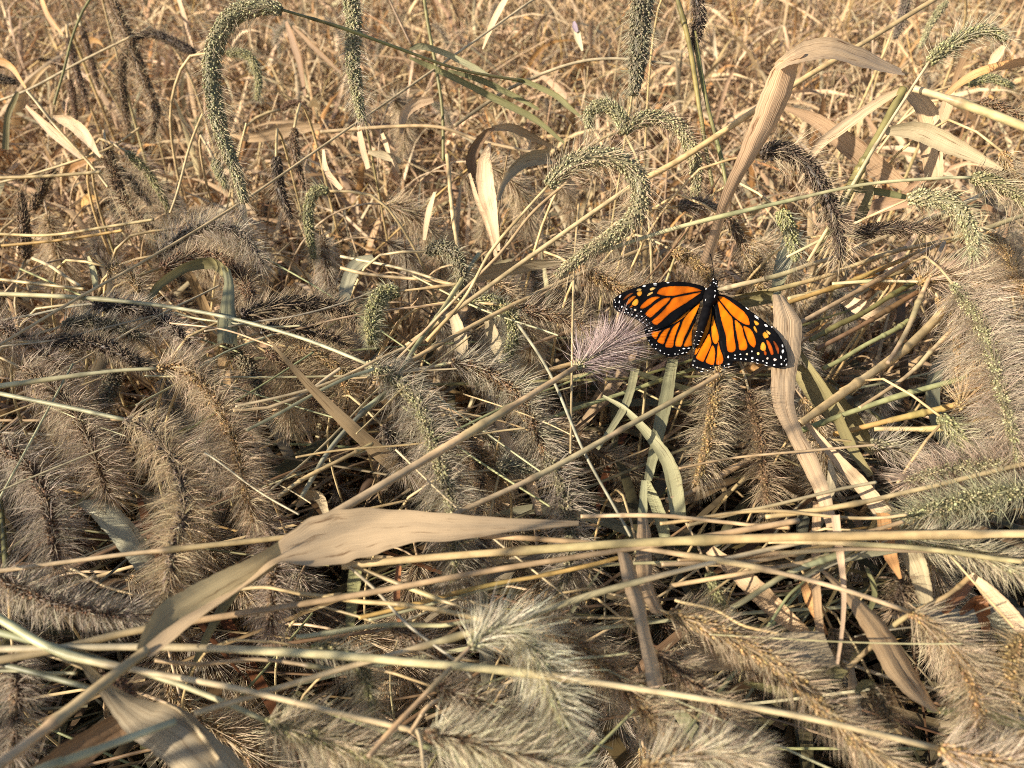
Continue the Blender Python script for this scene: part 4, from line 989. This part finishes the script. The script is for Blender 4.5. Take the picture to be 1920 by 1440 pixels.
RH = [(1290,110),(1240,280),(1170,450),(1100,620),(1040,800),(985,960),(955,1050),(930,1130),(930,1205),(990,1272),(1080,1322),(1180,1340),(1260,1355),(1350,1322),(1450,1292),(1560,1242),(1640,1202),(1690,1130),(1660,1060),(1600,900),(1520,700),(1440,450),(1360,200)]
wing('hindwing', None, RH, Z2, 0.0000, [
    ([(1288,150),(1284,300),(1260,480),(1228,600),(1150,750),(1062,920),(1010,1000),(982,1000),(1010,900),(1062,760),(1120,600),(1180,440),(1240,280)], OR_H),
    ([(1318,300),(1350,430),(1390,560),(1420,700),(1402,780),(1360,818),(1312,770),(1290,650),(1285,500),(1298,380)], OR_H),
    ([(1245,635),(1275,720),(1282,820),(1232,940),(1180,1050),(1140,1132),(1080,1117),(1013,1060),(1060,960),(1130,820),(1200,700)], OR_F),
    ([(1305,840),(1345,900),(1352,1020),(1332,1170),(1300,1192),(1230,1172),(1183,1130),(1220,1030),(1270,900)], OR_F),
    ([(1413,775),(1440,900),(1490,1030),(1492,1140),(1430,1192),(1368,1172),(1383,1050),(1392,900)], OR_F),
], [(955,1195,16,12),(1030,1240,16,14),(1130,1265,20,16),(1215,1300,16,14),(1270,1240,10,10),(1330,1300,14,10),(1400,1280,16,12),(1520,1210,12,10),(1595,1178,22,14),(1600,1228,28,9,-15),(1505,1272,35,7,-30),(1440,1215,12,8),(980,1122,20,6),(1110,1310,26,7)], Z2, Z2)
LF = [(1745,240),(1650,187),(1450,142),(1250,126),(1050,128),(850,145),(650,182),(450,242),(300,305),(180,372),(110,432),(86,500),(95,572),(132,632),(210,682),(330,727),(450,777),(560,842),(640,922),(720,982),(800,1002),(900,985),(1000,952),(1100,912),(1300,770),(1480,620),(1640,500),(1745,400)]
wing('forewing', None, LF, Z1, 0.0009, [
    ([(880,338),(905,290),(945,250),(1050,216),(1250,206),(1450,211),(1600,246),(1685,288),(1620,300),(1450,325),(1250,366),(1150,385),(1000,375),(910,352)], OR_L_SHADE),
    ([(1182,420),(1400,372),(1560,335),(1672,322),(1560,402),(1400,512),(1250,602),(1120,690),(1000,800),(905,888),(860,906),(802,872),(798,828),(900,738),(1000,640),(1100,518)], OR_L_SHADE),
    ([(1122,418),(1060,512),(960,602),(850,702),(765,770),(690,735),(678,690),(740,620),(850,530),(960,452),(1020,425)], OR_L_SHADE * 1.05),
    ([(930,408),(850,462),(750,542),(655,602),(578,602),(610,540),(680,472),(760,420),(850,395)], OR_L_SHADE * 1.05),
    ([(518,292),(525,262),(560,250),(598,258),(600,280),(570,294)], CREAM),
    ([(518,330),(550,300),(600,302),(612,340),(582,382),(540,382)], SPOT_O),
    ([(757,252),(800,230),(852,237),(830,266),(780,286),(758,278)], CREAM),
    ([(705,372),(740,330),(802,310),(800,337),(750,366),(716,384)], CREAM),
    ([(428,522),(470,462),(520,435),(546,470),(540,522),(500,562),(450,552)], SPOT_O),
    ([(328,522),(380,440),(450,385),(502,390),(460,440),(400,502),(350,542)], (.50, .13, .01)),
    ([(268,457),(320,390),(400,335),(450,337),(380,392),(310,442)], (.22, .06, .01)),
    ([(388,582),(430,550),(442,577),(400,592)], (.50, .13, .01)),
], [(650,205,38,18,-10),(845,160,38,9),(850,185,42,7),(1080,145,32,10),(220,390,18,34,25),(205,490,15,30,15),(250,575,17,23,30),(335,620,19,14),(492,635,22,22,0,(.8,.6,.45)),(597,660,20,13,-20),(612,750,17,13),(690,810,13,13),(742,870,9,9),(132,495,11,11),(120,455,9,13),(135,575,13,11),(205,645,13,11),(300,680,14,11),(362,685,15,13),(430,720,15,14),(515,742,20,17),(570,815,13,11),(632,862,13,15),(700,912,15,13),(782,960,20,15,-40),(180,600,7,7),(415,615,8,8)], Z1, Z1)
RF = [(395,30),(480,16),(600,42),(760,122),(900,222),(1050,332),(1200,442),(1350,562),(1480,682),(1580,822),(1650,962),(1690,1102),(1700,1222),(1670,1310),(1600,1327),(1520,1347),(1440,1335),(1340,1306),(1240,1276),(1130,1246),(1000,1236),(850,1226),(700,1216),(610,1192),(560,1150),(515,1000),(465,800),(425,550),(385,300),(362,150)]
wing('forewing', None, RF, Z3, 0.0009, [
    ([(430,50),(520,56),(620,110),(760,212),(880,302),(960,392),(1000,472),(1010,566),(940,560),(860,520),(760,450),(660,350),(540,200),(465,105)], OR_F),
    ([(430,112),(470,152),(560,270),(640,370),(702,452),(716,600),(740,800),(762,960),(750,1030),(690,1062),(620,1040),(600,950),(590,800),(550,640),(500,470),(460,280)], OR_F),
    ([(750,480),(830,542),(880,612),(910,740),(950,860),(972,950),(950,1010),(890,1027),(830,1010),(810,900),(780,740),(755,600)], OR_F),
    ([(905,595),(1000,622),(1060,690),(1110,800),(1127,900),(1100,972),(1060,960),(1010,910),(970,820),(930,700)], OR_F),
    ([(1090,490),(1150,510),(1182,550),(1140,577),(1108,550)], SPOT_O),
    ([(1090,590),(1120,610),(1152,690),(1130,702),(1090,640)], SPOT_O),
    ([(1310,670),(1350,680),(1392,720),(1370,747),(1330,712)], CREAM),
    ([(1250,730),(1290,690),(1342,740),(1350,790),(1290,812),(1260,780)], SPOT_O),
    ([(1208,960),(1230,890),(1265,880),(1302,940),(1300,1022),(1250,1037),(1213,1010)], SPOT_O),
    ([(1310,850),(1360,860),(1422,980),(1442,1090),(1400,1102),(1350,980)], (.55, .10, .008)),
    ([(1440,860),(1490,900),(1542,1000),(1530,1092),(1490,1010)], (.30, .06, .01)),
    ([(1268,1042),(1310,1050),(1312,1112),(1280,1102)], (.55, .10, .008)),
], [(965,270,40,11,40),(1140,420,55,9,35),(1140,442,55,9,35),(1310,580,40,24,40),(1415,605,18,13),(1605,945,13,32,-20),(1612,1045,22,38,10),(1578,1150,18,34,-10),(1470,1195,30,28,0,(.8,.55,.45)),(1335,1172,24,24,0,(.8,.58,.45)),(1168,1085,28,26,0,CREAM),(965,1095,23,21,0,(.8,.62,.4)),(1055,1045,15,17),(845,1097,18,13),(752,1112,17,11),(628,1145,17,30),(750,1172,22,13),(857,1180,20,17),(945,1188,22,13,30),(1062,1165,22,21),(1155,1200,26,15,25),(1255,1218,13,15),(1322,1252,20,17,30),(1458,1290,20,17),(1587,1275,20,17),(1640,1212,12,13),(1668,1185,8,15),(1675,1285,10,26,25),(1060,1230,24,5),(1310,1297,35,5,20),(1150,1258,30,5,20)], Z3, Z3)

# body: head, thorax and abdomen in one skin
bp_ = [(1341.5,523,0),(1341,527,4.6),(1340,531,6.2),(1338.5,535.5,5.0),(1337.5,539,7.0),(1335,548,12.6),(1331.5,558,13.4),(1328.5,567,10.5),(1326,574,7.4),(1322.5,588,8.6),(1318,604,8.2),(1313,620,7.2),(1308,636,5.6),(1304,648,3.8),(1302,654,0.2)]
q = catmull(bp_, 60)
path = np.array([bq(1326 - 0.29 * (a[1] - 573), a[1], 0.0022) + RGT * (a[0] - (1326 - 0.29 * (a[1] - 573))) * BD0 / FPX for a in q])
rad = np.maximum(q[:, 2], 0.15) * BD0 / FPX
rad[32:] *= 1 + 0.05 * np.sin(np.arange(28) * 1.9)
V, T_, Q_ = tube(path - BB, rad, 18)
V = V + rng.normal(0, 0.00012, V.shape)
body = link('body', mk_mesh('body', V, T_, Q_), M_BLACK, fly)
V, T_, Q_ = [], [], []
TT, NN, BBn = frames(path)
hv, ht, hc = [], [], []
for i in range(1800):
    k = rng.randint(3, 56); a = rng.uniform(0, 6.28)
    rd = NN[k] * math.cos(a) + BBn[k] * math.sin(a)
    if np.dot(rd, FWD) > 0.3: continue
    ln = 0.0020 if 10 < k < 34 else 0.0007
    p = path[k] + rd * rad[k] * 0.95
    tip = p + unit(rd * 0.7 + TT[k] * 0.7 + rng.normal(0, .3, 3)) * ln * rng.uniform(.5, 1.2)
    s = unit(np.cross(rd, rng.normal(0, 1, 3))) * 0.00005
    b = len(hv); hv += [p - s - BB, p + s - BB, tip - BB]; ht.append([b, b + 1, b + 2])
fur = link('fur', mk_mesh('fur', hv, ht), M_BLACK, body); fur['kind'] = 'stuff'
# white dots of head, thorax and the pale rings of the abdomen
dots = [(685,965,15,13),(730,990,17,16),(765,1050,16,18),(685,1060,19,18),(685,1175,24,26),(515,1105,17,22,20),(690,885,20,18),(610,1020,10,12),(740,945,10,8),(520,1235,10,40,20),(680,1280,10,36,20),(490,1360,8,30,20)]
ab = []
for j, (yy, hw) in enumerate([(622,6),(630,5.5),(638,5),(645,4)]):
    xx = 1326 - 0.29 * (yy - 573)
    ab += [((xx - hw - 1280) * 12, (yy - 450) * 12, 16, 6, 15), ((xx + hw * .5 - 1280) * 12, (yy + 1 - 450) * 12, 26, 5, 20)]
V, T_, C_ = [], [], []
for d in dots + ab:
    x, y = 1280 + d[0] / 12, 450 + d[1] / 12
    k = int(np.argmin(np.abs(q[:, 1] - y)))
    cx = q[k, 0]; rr = q[k, 2]
    u = np.clip((x - cx) / max(rr, 1), -0.9, 0.9)
    h = rr * math.sqrt(1 - u * u) * BD0 / FPX
    ctr = path[k] + (RGT * (x - cx) - UPV * (y - q[k, 1])) * BD0 / FPX - FWD * (h + 0.00025)
    b = len(V); V.append(ctr - FWD * 0.00025 - BB)
    rot = math.radians(d[4]) if len(d) > 4 else 0
    for i in range(8):
        a = i * math.pi / 4; ex, ey = d[2] * math.cos(a) / 12, d[3] * math.sin(a) / 12
        V.append(ctr + (RGT * (ex * math.cos(rot) - ey * math.sin(rot)) - UPV * (ex * math.sin(rot) + ey * math.cos(rot))) * BD0 / FPX - BB)
    for i in range(8): T_.append([b, b + 1 + i, b + 1 + (i + 1) % 8])
wd = link('white_dots', mk_mesh('white_dots', V, T_, None, np.ones((len(V), 3)) * .8), M_WHITE, body); wd['kind'] = 'stuff'
def feeler(name, pts, w, club=0.0, off=0.003, dz=0.0):
    z = [(1280 + p[0] / 12, 450 + p[1] / 12) for p in pts]
    c = catmull(z, 24)
    w3 = np.array([bq(1326 - 0.29 * (a[1] - 573), a[1], off + dz * t) + RGT * (a[0] - (1326 - 0.29 * (a[1] - 573))) * BD0 / FPX for a, t in zip(c, np.linspace(0, 1, 24))])
    rd = np.full(24, w)
    if club: rd[-5:] *= np.array([1.3, 1.8, 2.1, 2.0, 1.2])
    V, T_, Q_ = tube(w3 - BB, rd, 6)
    return link(name, mk_mesh(name, V, T_, Q_), M_BLACK, fly)
feeler('antenna', [(712,880),(695,740),(672,540),(640,410),(615,310)], 0.00024, 1, 0.004, 0.006)
feeler('antenna', [(790,880),(920,835),(1100,780),(1300,745),(1420,715),(1510,722)], 0.00022, 1, 0.004, 0.006)
feeler('leg', [(770,960),(815,915),(835,895),(860,930)], 0.00022, 0, 0.0, -0.012)
feeler('leg', [(640,970),(590,925),(570,900),(560,930)], 0.00022, 0, 0.0, -0.012)
feeler('leg', [(800,1130),(900,1190),(1000,1185),(1050,1200)], 0.00022, 0, -0.001, -0.016)
feeler('leg', [(540,1110),(500,1090),(440,1060),(400,1080)], 0.00022, 0, -0.001, -0.016)
CLUMP_SEED, CLUMP_N = 12, 440

# ------------------------------------------------------------------ the mass of dead grass below and behind
def softcap(V, zmax):
    k = 0.012
    d = (zmax - V[:, 2]) / k
    V[:, 2] = zmax - k * np.logaddexp(0, d)
    V[:, 2] = np.maximum(V[:, 2], 0.004)
    return V

def zcap(x, y, jit=0.0):
    t = np.clip((y - 0.40 - 0.05 * np.clip(x * 4, -1, 1)) / 0.34, 0, 1); t = t * t * (3 - 2 * t)
    return 0.452 * (1 - t) + 0.27 * t + jit

def blades(n, pos, az, el, ln, wd, curl, azc, tw0, tw, cols, S=7, cap=None, r=rng):
    s = np.linspace(0, 1, S + 1)
    E_ = el[:, None] - curl[:, None] * s[None]
    A_ = az[:, None] + azc[:, None] * s[None]
    D = np.stack([np.cos(E_) * np.cos(A_), np.cos(E_) * np.sin(A_), np.sin(E_)], -1)
    p = pos[:, None, :] + np.concatenate([np.zeros((n, 1, 3)), np.cumsum((D[:, 1:] + D[:, :-1]) / 2 * (ln / S)[:, None, None], 1)], 1)
    h = np.stack([-np.sin(A_), np.cos(A_), np.zeros_like(A_)], -1)
    v = np.cross(D, h)
    tt = tw0[:, None] + tw[:, None] * s[None]
    side = h * np.cos(tt)[..., None] + v * np.sin(tt)[..., None]
    nor = np.cross(D, side)
    prof = np.minimum(1, s * 4 + 0.35) * (1 - s ** 3) + 0.03
    W = (wd[:, None] * prof[None])[..., None] * 0.5
    V = np.stack([p - side * W, p + nor * W * 0.35, p + side * W], 2)
    V = V.reshape(-1, 3)
    if cap is not None:
        V = softcap(V, np.repeat(cap, (S + 1) * 3))
    k = (np.arange(n) * (S + 1) * 3)[:, None, None] + (np.arange(S) * 3)[None, :, None] + np.arange(2)[None, None, :]
    Q = np.stack([k, k + 1, k + 4, k + 3], -1).reshape(-1, 4)
    off = r.uniform(0, 90, n)
    U = np.stack([np.broadcast_to(np.array([0, .5, 1.0])[None, None] + off[:, None, None], (n, S + 1, 3)),
                  np.broadcast_to((s[None, :] * ln[:, None] + off[:, None])[..., None], (n, S + 1, 3))], -1).reshape(-1, 2)
    C_ = np.repeat(cols, (S + 1) * 3, 0)
    return V, Q, C_, U

def straws(n, pos, az, el, ln, wd, curl, azc, cols, S=5, cap=None):
    s = np.linspace(0, 1, S + 1)
    E_ = el[:, None] - curl[:, None] * s[None]; A_ = az[:, None] + azc[:, None] * s[None]
    D = np.stack([np.cos(E_) * np.cos(A_), np.cos(E_) * np.sin(A_), np.sin(E_)], -1)
    p = pos[:, None, :] + np.concatenate([np.zeros((n, 1, 3)), np.cumsum((D[:, 1:] + D[:, :-1]) / 2 * (ln / S)[:, None, None], 1)], 1)
    h = np.stack([-np.sin(A_), np.cos(A_), np.zeros_like(A_)], -1); v = np.cross(D, h)
    a = np.arange(4) * math.pi / 2
    R = (wd[:, None] * (1 - 0.35 * s)[None] * 0.5)[..., None, None]
    V = p[:, :, None, :] + R * (h[:, :, None, :] * np.cos(a)[None, None, :, None] + v[:, :, None, :] * np.sin(a)[None, None, :, None])
    V = V.reshape(-1, 3)
    if cap is not None:
        V = softcap(V, np.repeat(cap, (S + 1) * 4))
    k = (np.arange(n) * (S + 1) * 4)[:, None, None] + (np.arange(S) * 4)[None, :, None]
    j = np.arange(4)[None, None, :]; j2 = (j + 1) % 4
    Q = np.stack([k + j, k + j2, k + 4 + j2, k + 4 + j], -1).reshape(-1, 4)
    tint = np.repeat(cols[:, None, :], S + 1, 1) * (1 + 0.15 * np.sin(s * 7)[None, :, None])
    return V, Q, np.repeat(tint.reshape(-1, 3), 4, 0)

def pick(pal, names, w, n):
    w = np.asarray(w, float); w /= w.sum()
    a = np.array([pal[k] for k in names])
    return a[rng.choice(len(names), n, p=w)] * rng.uniform(0.75, 1.2, (n, 1)) * rng.uniform(0.95, 1.05, (n, 3))

def U(a, b, n): return rng.uniform(a, b, n)

def frustum_xy(n, y0, y1, power=1.0):
    y = y0 + (y1 - y0) * rng.rand(n) ** power
    x = rng.uniform(-1, 1, n) * (0.30 + 0.72 * y)
    return x, y

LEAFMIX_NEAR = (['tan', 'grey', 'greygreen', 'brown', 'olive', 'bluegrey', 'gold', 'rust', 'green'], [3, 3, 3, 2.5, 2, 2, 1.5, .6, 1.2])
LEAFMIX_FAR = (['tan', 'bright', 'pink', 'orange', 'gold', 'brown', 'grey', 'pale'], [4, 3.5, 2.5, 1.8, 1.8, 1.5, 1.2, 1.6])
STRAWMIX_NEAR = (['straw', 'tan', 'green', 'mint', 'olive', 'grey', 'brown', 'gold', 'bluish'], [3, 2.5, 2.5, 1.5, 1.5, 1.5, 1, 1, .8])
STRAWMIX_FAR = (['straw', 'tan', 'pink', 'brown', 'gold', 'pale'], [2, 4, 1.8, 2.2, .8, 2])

OLD_SHADED = np.array([.40, .36, .32])      # long-dead brown thatch, with the deep shade of the gaps painted in
def near_xy(n):
    return U(-.62, .62, n), U(-.10, .66, n)

# -- near thatch under the heads
n = 4200
x, y = near_xy(n); z = U(.03, .44, n) ** 1.0
V, Q, C_, UV = blades(n, np.stack([x, y, z], -1), U(0, 6.28, n), rng.normal(.15, .5, n), U(.08, .26, n), U(.004, .011, n), U(-.2, 1.6, n), rng.normal(0, .5, n), U(-1.2, 1.2, n), rng.normal(0, 1.2, n), pick(LC, *LEAFMIX_NEAR, n) * OLD_SHADED, cap=zcap(x, y) - U(0.07, .30, n))
tag(link('dead_grass_blades', mk_mesh('dead_grass_blades', V, None, Q, C_, UV), M_BLADE), kind='stuff')
n = 1500
x, y = near_xy(n); z = U(.05, .44, n)
az = np.where(rng.rand(n) < .75, rng.normal(.25, .32, n), U(0, 6.28, n)) + np.where(rng.rand(n) < .5, 0, math.pi)
L_ = U(.15, .5, n)
V, Q, C_ = straws(n, np.stack([x - np.cos(az) * L_ / 2, y - np.sin(az) * L_ / 2, z], -1), az, rng.normal(.02, .22, n), L_, U(.0016, .0036, n), U(-.2, .4, n), rng.normal(0, .12, n), pick(WC, *STRAWMIX_NEAR, n) * OLD_SHADED * 1.2, cap=zcap(x, y) - U(.06, .28, n))
tag(link('lodged_straw', mk_mesh('lodged_straw', V, None, Q, C_), M_STRAW), kind='stuff')

# -- the sunlit field behind
n = 31000
x, y = frustum_xy(n, .50, 3.6, 1.35)
z = U(0, .26, n)
V, Q, C_, UV = blades(n, np.stack([x, y, z], -1), U(0, 6.28, n), rng.normal(.85, .5, n), U(.08, .28, n), U(.0025, .0095, n), U(-.3, 2.0, n), rng.normal(0, .7, n), U(-1.4, 1.4, n), rng.normal(0, 1.4, n), pick(LC, *LEAFMIX_FAR, n), S=6, cap=zcap(x, y, .05) + rng.normal(0, .035, n))
tag(link('dead_grass_field', mk_mesh('dead_grass_field', V, None, Q, C_, UV), M_BLADE), kind='stuff')
n = 11500
x, y = frustum_xy(n, .50, 3.6, 1.3)
z = U(0, .2, n)
az = U(0, 6.28, n)
V, Q, C_ = straws(n, np.stack([x, y, z], -1), az, np.abs(rng.normal(.7, .5, n)), U(.12, .4, n), U(.0014, .0034, n), U(-.2, .9, n), rng.normal(0, .2, n), pick(WC, *STRAWMIX_FAR, n), cap=zcap(x, y, .07) + rng.normal(0, .05, n))
tag(link('dead_straw_field', mk_mesh('dead_straw_field', V, None, Q, C_), M_STRAW), kind='stuff')

# -- far field to the horizon side: sparser, seen only from other viewpoints
n = 5000
y = U(3.4, 9, n); x = rng.uniform(-1, 1, n) * (0.5 + .8 * y)
V, Q, C_, UV = blades(n, np.stack([x, y, U(0, .1, n)], -1), U(0, 6.28, n), rng.normal(.9, .4, n), U(.2, .45, n), U(.012, .03, n), U(0, 2, n), rng.normal(0, .5, n), U(-1.4, 1.4, n), rng.normal(0, 1, n), pick(LC, *LEAFMIX_FAR, n), S=4)
tag(link('distant_grass', mk_mesh('distant_grass', V, None, Q, C_, UV), M_BLADE), kind='stuff')

# ------------------------------------------------------------------ repeats too alike to single out
def proto_head(hl, rc, fz, sc, bc, arch, dens):
    """a nodding foxtail about its own base: arched stem, drooping head"""
    t = np.linspace(0, 1, 40)
    th = 1.45 - arch * t ** 1.7
    st = hl * 2.6 / 40
    p = np.cumsum(np.stack([np.cos(th), 0.12 * np.sin(t * 3), np.sin(th)], -1) * st, 0)
    cut = 25
    return p[:cut + 1], p[cut:], rc, fz, sc, bc, dens

PROTOS = []
NEARP = [(.095, .0042, .0165, 'brown', 'tan', 3.7, 1.0), (.085, .0040, .015, 'brown', 'grey', 4.0, 1.0), (.100, .0042, .017, 'gold', 'tan', 3.4, 1.0), (.080, .0042, .015, 'slate', 'grey', 4.2, 1.0)]
for spec in NEARP + [(.085, .0045, .010, 'brown', 'tan', 3.6, .55), (.075, .0040, .009, 'dark', 'brown', 3.9, .5), (.095, .0045, .012, 'grey', 'tan', 3.2, .6),
             (.070, .0045, .010, 'green', 'green', 4.3, .5), (.085, .0038, .007, 'rust', 'brown', 3.4, .45), (.060, .0042, .010, 'slate', 'grey', 3.0, .55)]:
    PROTOS.append(proto_head(*spec))
def make_proto(pr, label, group, loc, rz, sc_):
    stem, head, rc, fz, sc, bc, dens = pr
    low = np.array([[-.012, .01, -.22], [-.004, .004, -.11], [0, 0, -.03]])
    stem = resample(catmull(np.vstack([low, stem[1:]]), 60), 36)[0]
    root = link('foxtail', None, loc=loc); tag(root, label, 'foxtail grass', group)
    root.rotation_euler = (0, 0, rz); root.scale = (sc_,) * 3
    V, T_, Q, c = stalk_geo(stem, .0012, .0008, WC['tan'], nodes=False, sides=5)
    link('stem', mk_mesh('stem', V, T_, Q, c), M_STRAW, root)
    core, seeds, br = head_geo(head, rc, fz, np.array(SC[sc]), np.array(BC[bc]), rng, dens, .6, .00022, .0026)
    h = link('seed_head', mk_mesh('seed_head', core[0], core[1], core[2], core[3]), M_SEED, root)
    s = link('seeds', mk_mesh('seeds', seeds[0], seeds[1], None, seeds[2]), M_SEED, h); s['kind'] = 'stuff'
    b = link('bristles', mk_mesh('bristles', br[0], br[1], br[2], br[3], smooth=False), M_BRISTLE, h); b['kind'] = 'stuff'
    return root
def copy_tree(o, parent=None):
    c = o.copy(); COL.objects.link(c)
    if parent is not None: c.parent = parent
    for ch in o.children: copy_tree(ch, c)
    return c
FIRST = {}
def place_head(i, label, group, loc, rz, s):
    if i not in FIRST:
        FIRST[i] = make_proto(PROTOS[i], label, group, loc, rz, s); return FIRST[i]
    o = copy_tree(FIRST[i]); o.location = tuple(loc); o.rotation_euler = (rng.normal(0, .12), rng.normal(0, .12), rz); o.scale = (s,) * 3
    o['label'] = label; o['group'] = group
    return o
HB = ('small dry foxtail nodding among the sunlit dead grass at the back', 'foxtails in the sunlit grass behind')
for q in range(120):
    y = .62 + 1.9 * rng.rand() ** 1.3; x = rng.uniform(-1, 1) * (.16 + .66 * y)
    if x > .15 * y and rng.rand() < .45: x = -abs(x)
    place_head(rng.randint(4, len(PROTOS)), HB[0], HB[1], (x, y, zcap(x, y) - .045 + rng.normal(.0, .03)), rng.normal(-1.6, 1.1), rng.uniform(.7, 1.15))
HF = ('fuzzy tan foxtail head drooping where the near heads meet the sunlit field', 'fuzzy foxtails along the edge of the sunlit field')
for q in range(50):
    if q < 36: y = rng.uniform(.49, .78); x = rng.uniform(-.66, .0) * (y + .05)
    else: y = rng.uniform(.46, .56); x = rng.uniform(.02, .34)
    place_head(rng.randint(4), HF[0], HF[1], (x, y, (.335 if q < 36 else .315) - .10 * (y - .49) + rng.normal(0, .022)), rng.normal(-1.0, .9), rng.uniform(.75, 1.05))
HN = ('shaded foxtail head lying half buried under the nearer grass heads', 'foxtails half buried in the near grass')
for q in range(100):
    x, y = rng.uniform(-.36, .32), rng.uniform(.05, .48)
    if q < 76: x, y = rng.uniform(-.36, .04), rng.uniform(.20, .47)
    place_head(rng.randint(4), HN[0], HN[1], (x, y, .238 + rng.normal(0, .032)), rng.normal(-1.3, .8), rng.uniform(.85, 1.15))

LB = ('curled dry leaf among the sunlit dead grass at the back', 'curled leaves in the sunlit grass behind')
pal = LEAFMIX_FAR
for q in range(150):
    y = .56 + 1.3 * rng.rand() ** 1.4; x = rng.uniform(-1, 1) * (.14 + .66 * y)
    one = lambda v: np.array([float(v)])
    ln = rng.uniform(.07, .2)
    V, Q, C_, UV = blades(1, np.zeros((1, 3)), one(rng.uniform(0, 6.28)), one(rng.normal(.7, .5)), one(ln), one(rng.uniform(.007, .015)), one(rng.uniform(.3, 3.2)), one(rng.normal(0, .7)), one(rng.uniform(-1.3, 1.3)), one(rng.normal(0, 1.3)), pick(LC, *pal, 1), S=10)
    tag(link('dry_leaf', mk_mesh('dry_leaf', V, None, Q, C_, UV), M_LEAF, None, (x, y, zcap(x, y) - rng.uniform(-.03, .06))), LB[0], 'leaf', LB[1])
LN = ('dry leaf lying in the shade under the near foxtails', 'leaves under the near foxtails')
for q in range(60):
    x, y = rng.uniform(-.34, .34), rng.uniform(.06, .5)
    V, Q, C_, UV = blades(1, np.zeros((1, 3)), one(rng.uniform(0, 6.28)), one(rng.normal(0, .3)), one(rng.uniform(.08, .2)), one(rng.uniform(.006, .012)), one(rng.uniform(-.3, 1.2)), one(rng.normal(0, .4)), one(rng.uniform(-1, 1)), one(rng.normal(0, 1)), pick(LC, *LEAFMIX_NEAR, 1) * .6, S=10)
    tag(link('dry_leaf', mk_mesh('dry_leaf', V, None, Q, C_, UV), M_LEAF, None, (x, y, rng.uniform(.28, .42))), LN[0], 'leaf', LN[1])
SB = ('thin dry stalk leaning in the sunlit dead grass at the back', 'stalks in the sunlit grass behind')
for q in range(110):
    y = .56 + 1.6 * rng.rand() ** 1.3; x = rng.uniform(-1, 1) * (.14 + .66 * y)
    V, Q, C_ = straws(1, np.zeros((1, 3)), one(rng.uniform(0, 6.28)), one(abs(rng.normal(.8, .5))), one(rng.uniform(.15, .4)), one(rng.uniform(.0018, .0034)), one(rng.uniform(-.2, .8)), one(rng.normal(0, .2)), pick(WC, *STRAWMIX_FAR, 1), S=8)
    tag(link('straw_stalk', mk_mesh('straw_stalk', V, None, Q, C_), M_STRAW, None, (x, y, zcap(x, y) - rng.uniform(.03, .2))), SB[0], 'grass stalk', SB[1])
SNn = ('straw stalk lying in the shade under the near foxtails', 'straws under the near foxtails')
for q in range(60):
    x, y = rng.uniform(-.36, .36), rng.uniform(.06, .48)
    a = rng.normal(.3, .4); L1 = rng.uniform(.15, .4)
    V, Q, C_ = straws(1, np.array([[-math.cos(a) * L1 / 2, -math.sin(a) * L1 / 2, 0]]), one(a), one(rng.normal(0, .1)), one(L1), one(rng.uniform(.0017, .003)), one(rng.normal(0, .15)), one(rng.normal(0, .1)), pick(WC, *STRAWMIX_NEAR, 1), S=8)
    tag(link('straw_stalk', mk_mesh('straw_stalk', V, None, Q, C_), M_STRAW, None, (x, y, rng.uniform(.30, .425))), SNn[0], 'grass stalk', SNn[1])

# ------------------------------------------------------------------ taller grass standing left of and behind the viewer
# (out of the frame; it breaks the low sun over the lower left of the picture)
rng = np.random.RandomState(CLUMP_SEED)
n = CLUMP_N + 30
x = np.where(np.arange(n) < CLUMP_N, rng.normal(-.88, .12, n), rng.uniform(-1.15, -.45, n)); y = np.where(np.arange(n) < CLUMP_N, rng.normal(-.12, .10, n), rng.uniform(-.45, .2, n))
V, Q, C_, UV = blades(n, np.stack([x, y, np.zeros(n)], -1), U(0, 6.28, n), rng.normal(1.35, .15, n), U(.6, 1.15, n), U(.007, .014, n), U(.2, 1.3, n), rng.normal(0, .4, n), U(-1, 1, n), rng.normal(0, 1, n), pick(LC, *LEAFMIX_NEAR, n), S=9)
R_ = V.reshape(n, -1, 3) - CAM
dd = R_ @ FWD
vis = (dd > -.02) & (np.abs(R_ @ RGT) < .70 * np.maximum(dd, 0) + .06) & (np.abs(R_ @ UPV) < .56 * np.maximum(dd, 0) + .08)
ok = ~vis.any(1)
m = V.shape[0] // n
idx = np.flatnonzero(ok)
Q = Q.reshape(n, -1, 4)[idx] + ((np.arange(len(idx)) - idx) * m)[:, None, None]
V = V.reshape(n, m, 3)[idx].reshape(-1, 3); C_ = C_.reshape(n, m, 3)[idx].reshape(-1, 3); UV = UV.reshape(n, m, 2)[idx].reshape(-1, 2)
Q = Q.reshape(-1, 4)
tag(link('tall_grass', mk_mesh('tall_grass', V, None, Q, C_, UV), M_BLADE), kind='stuff')
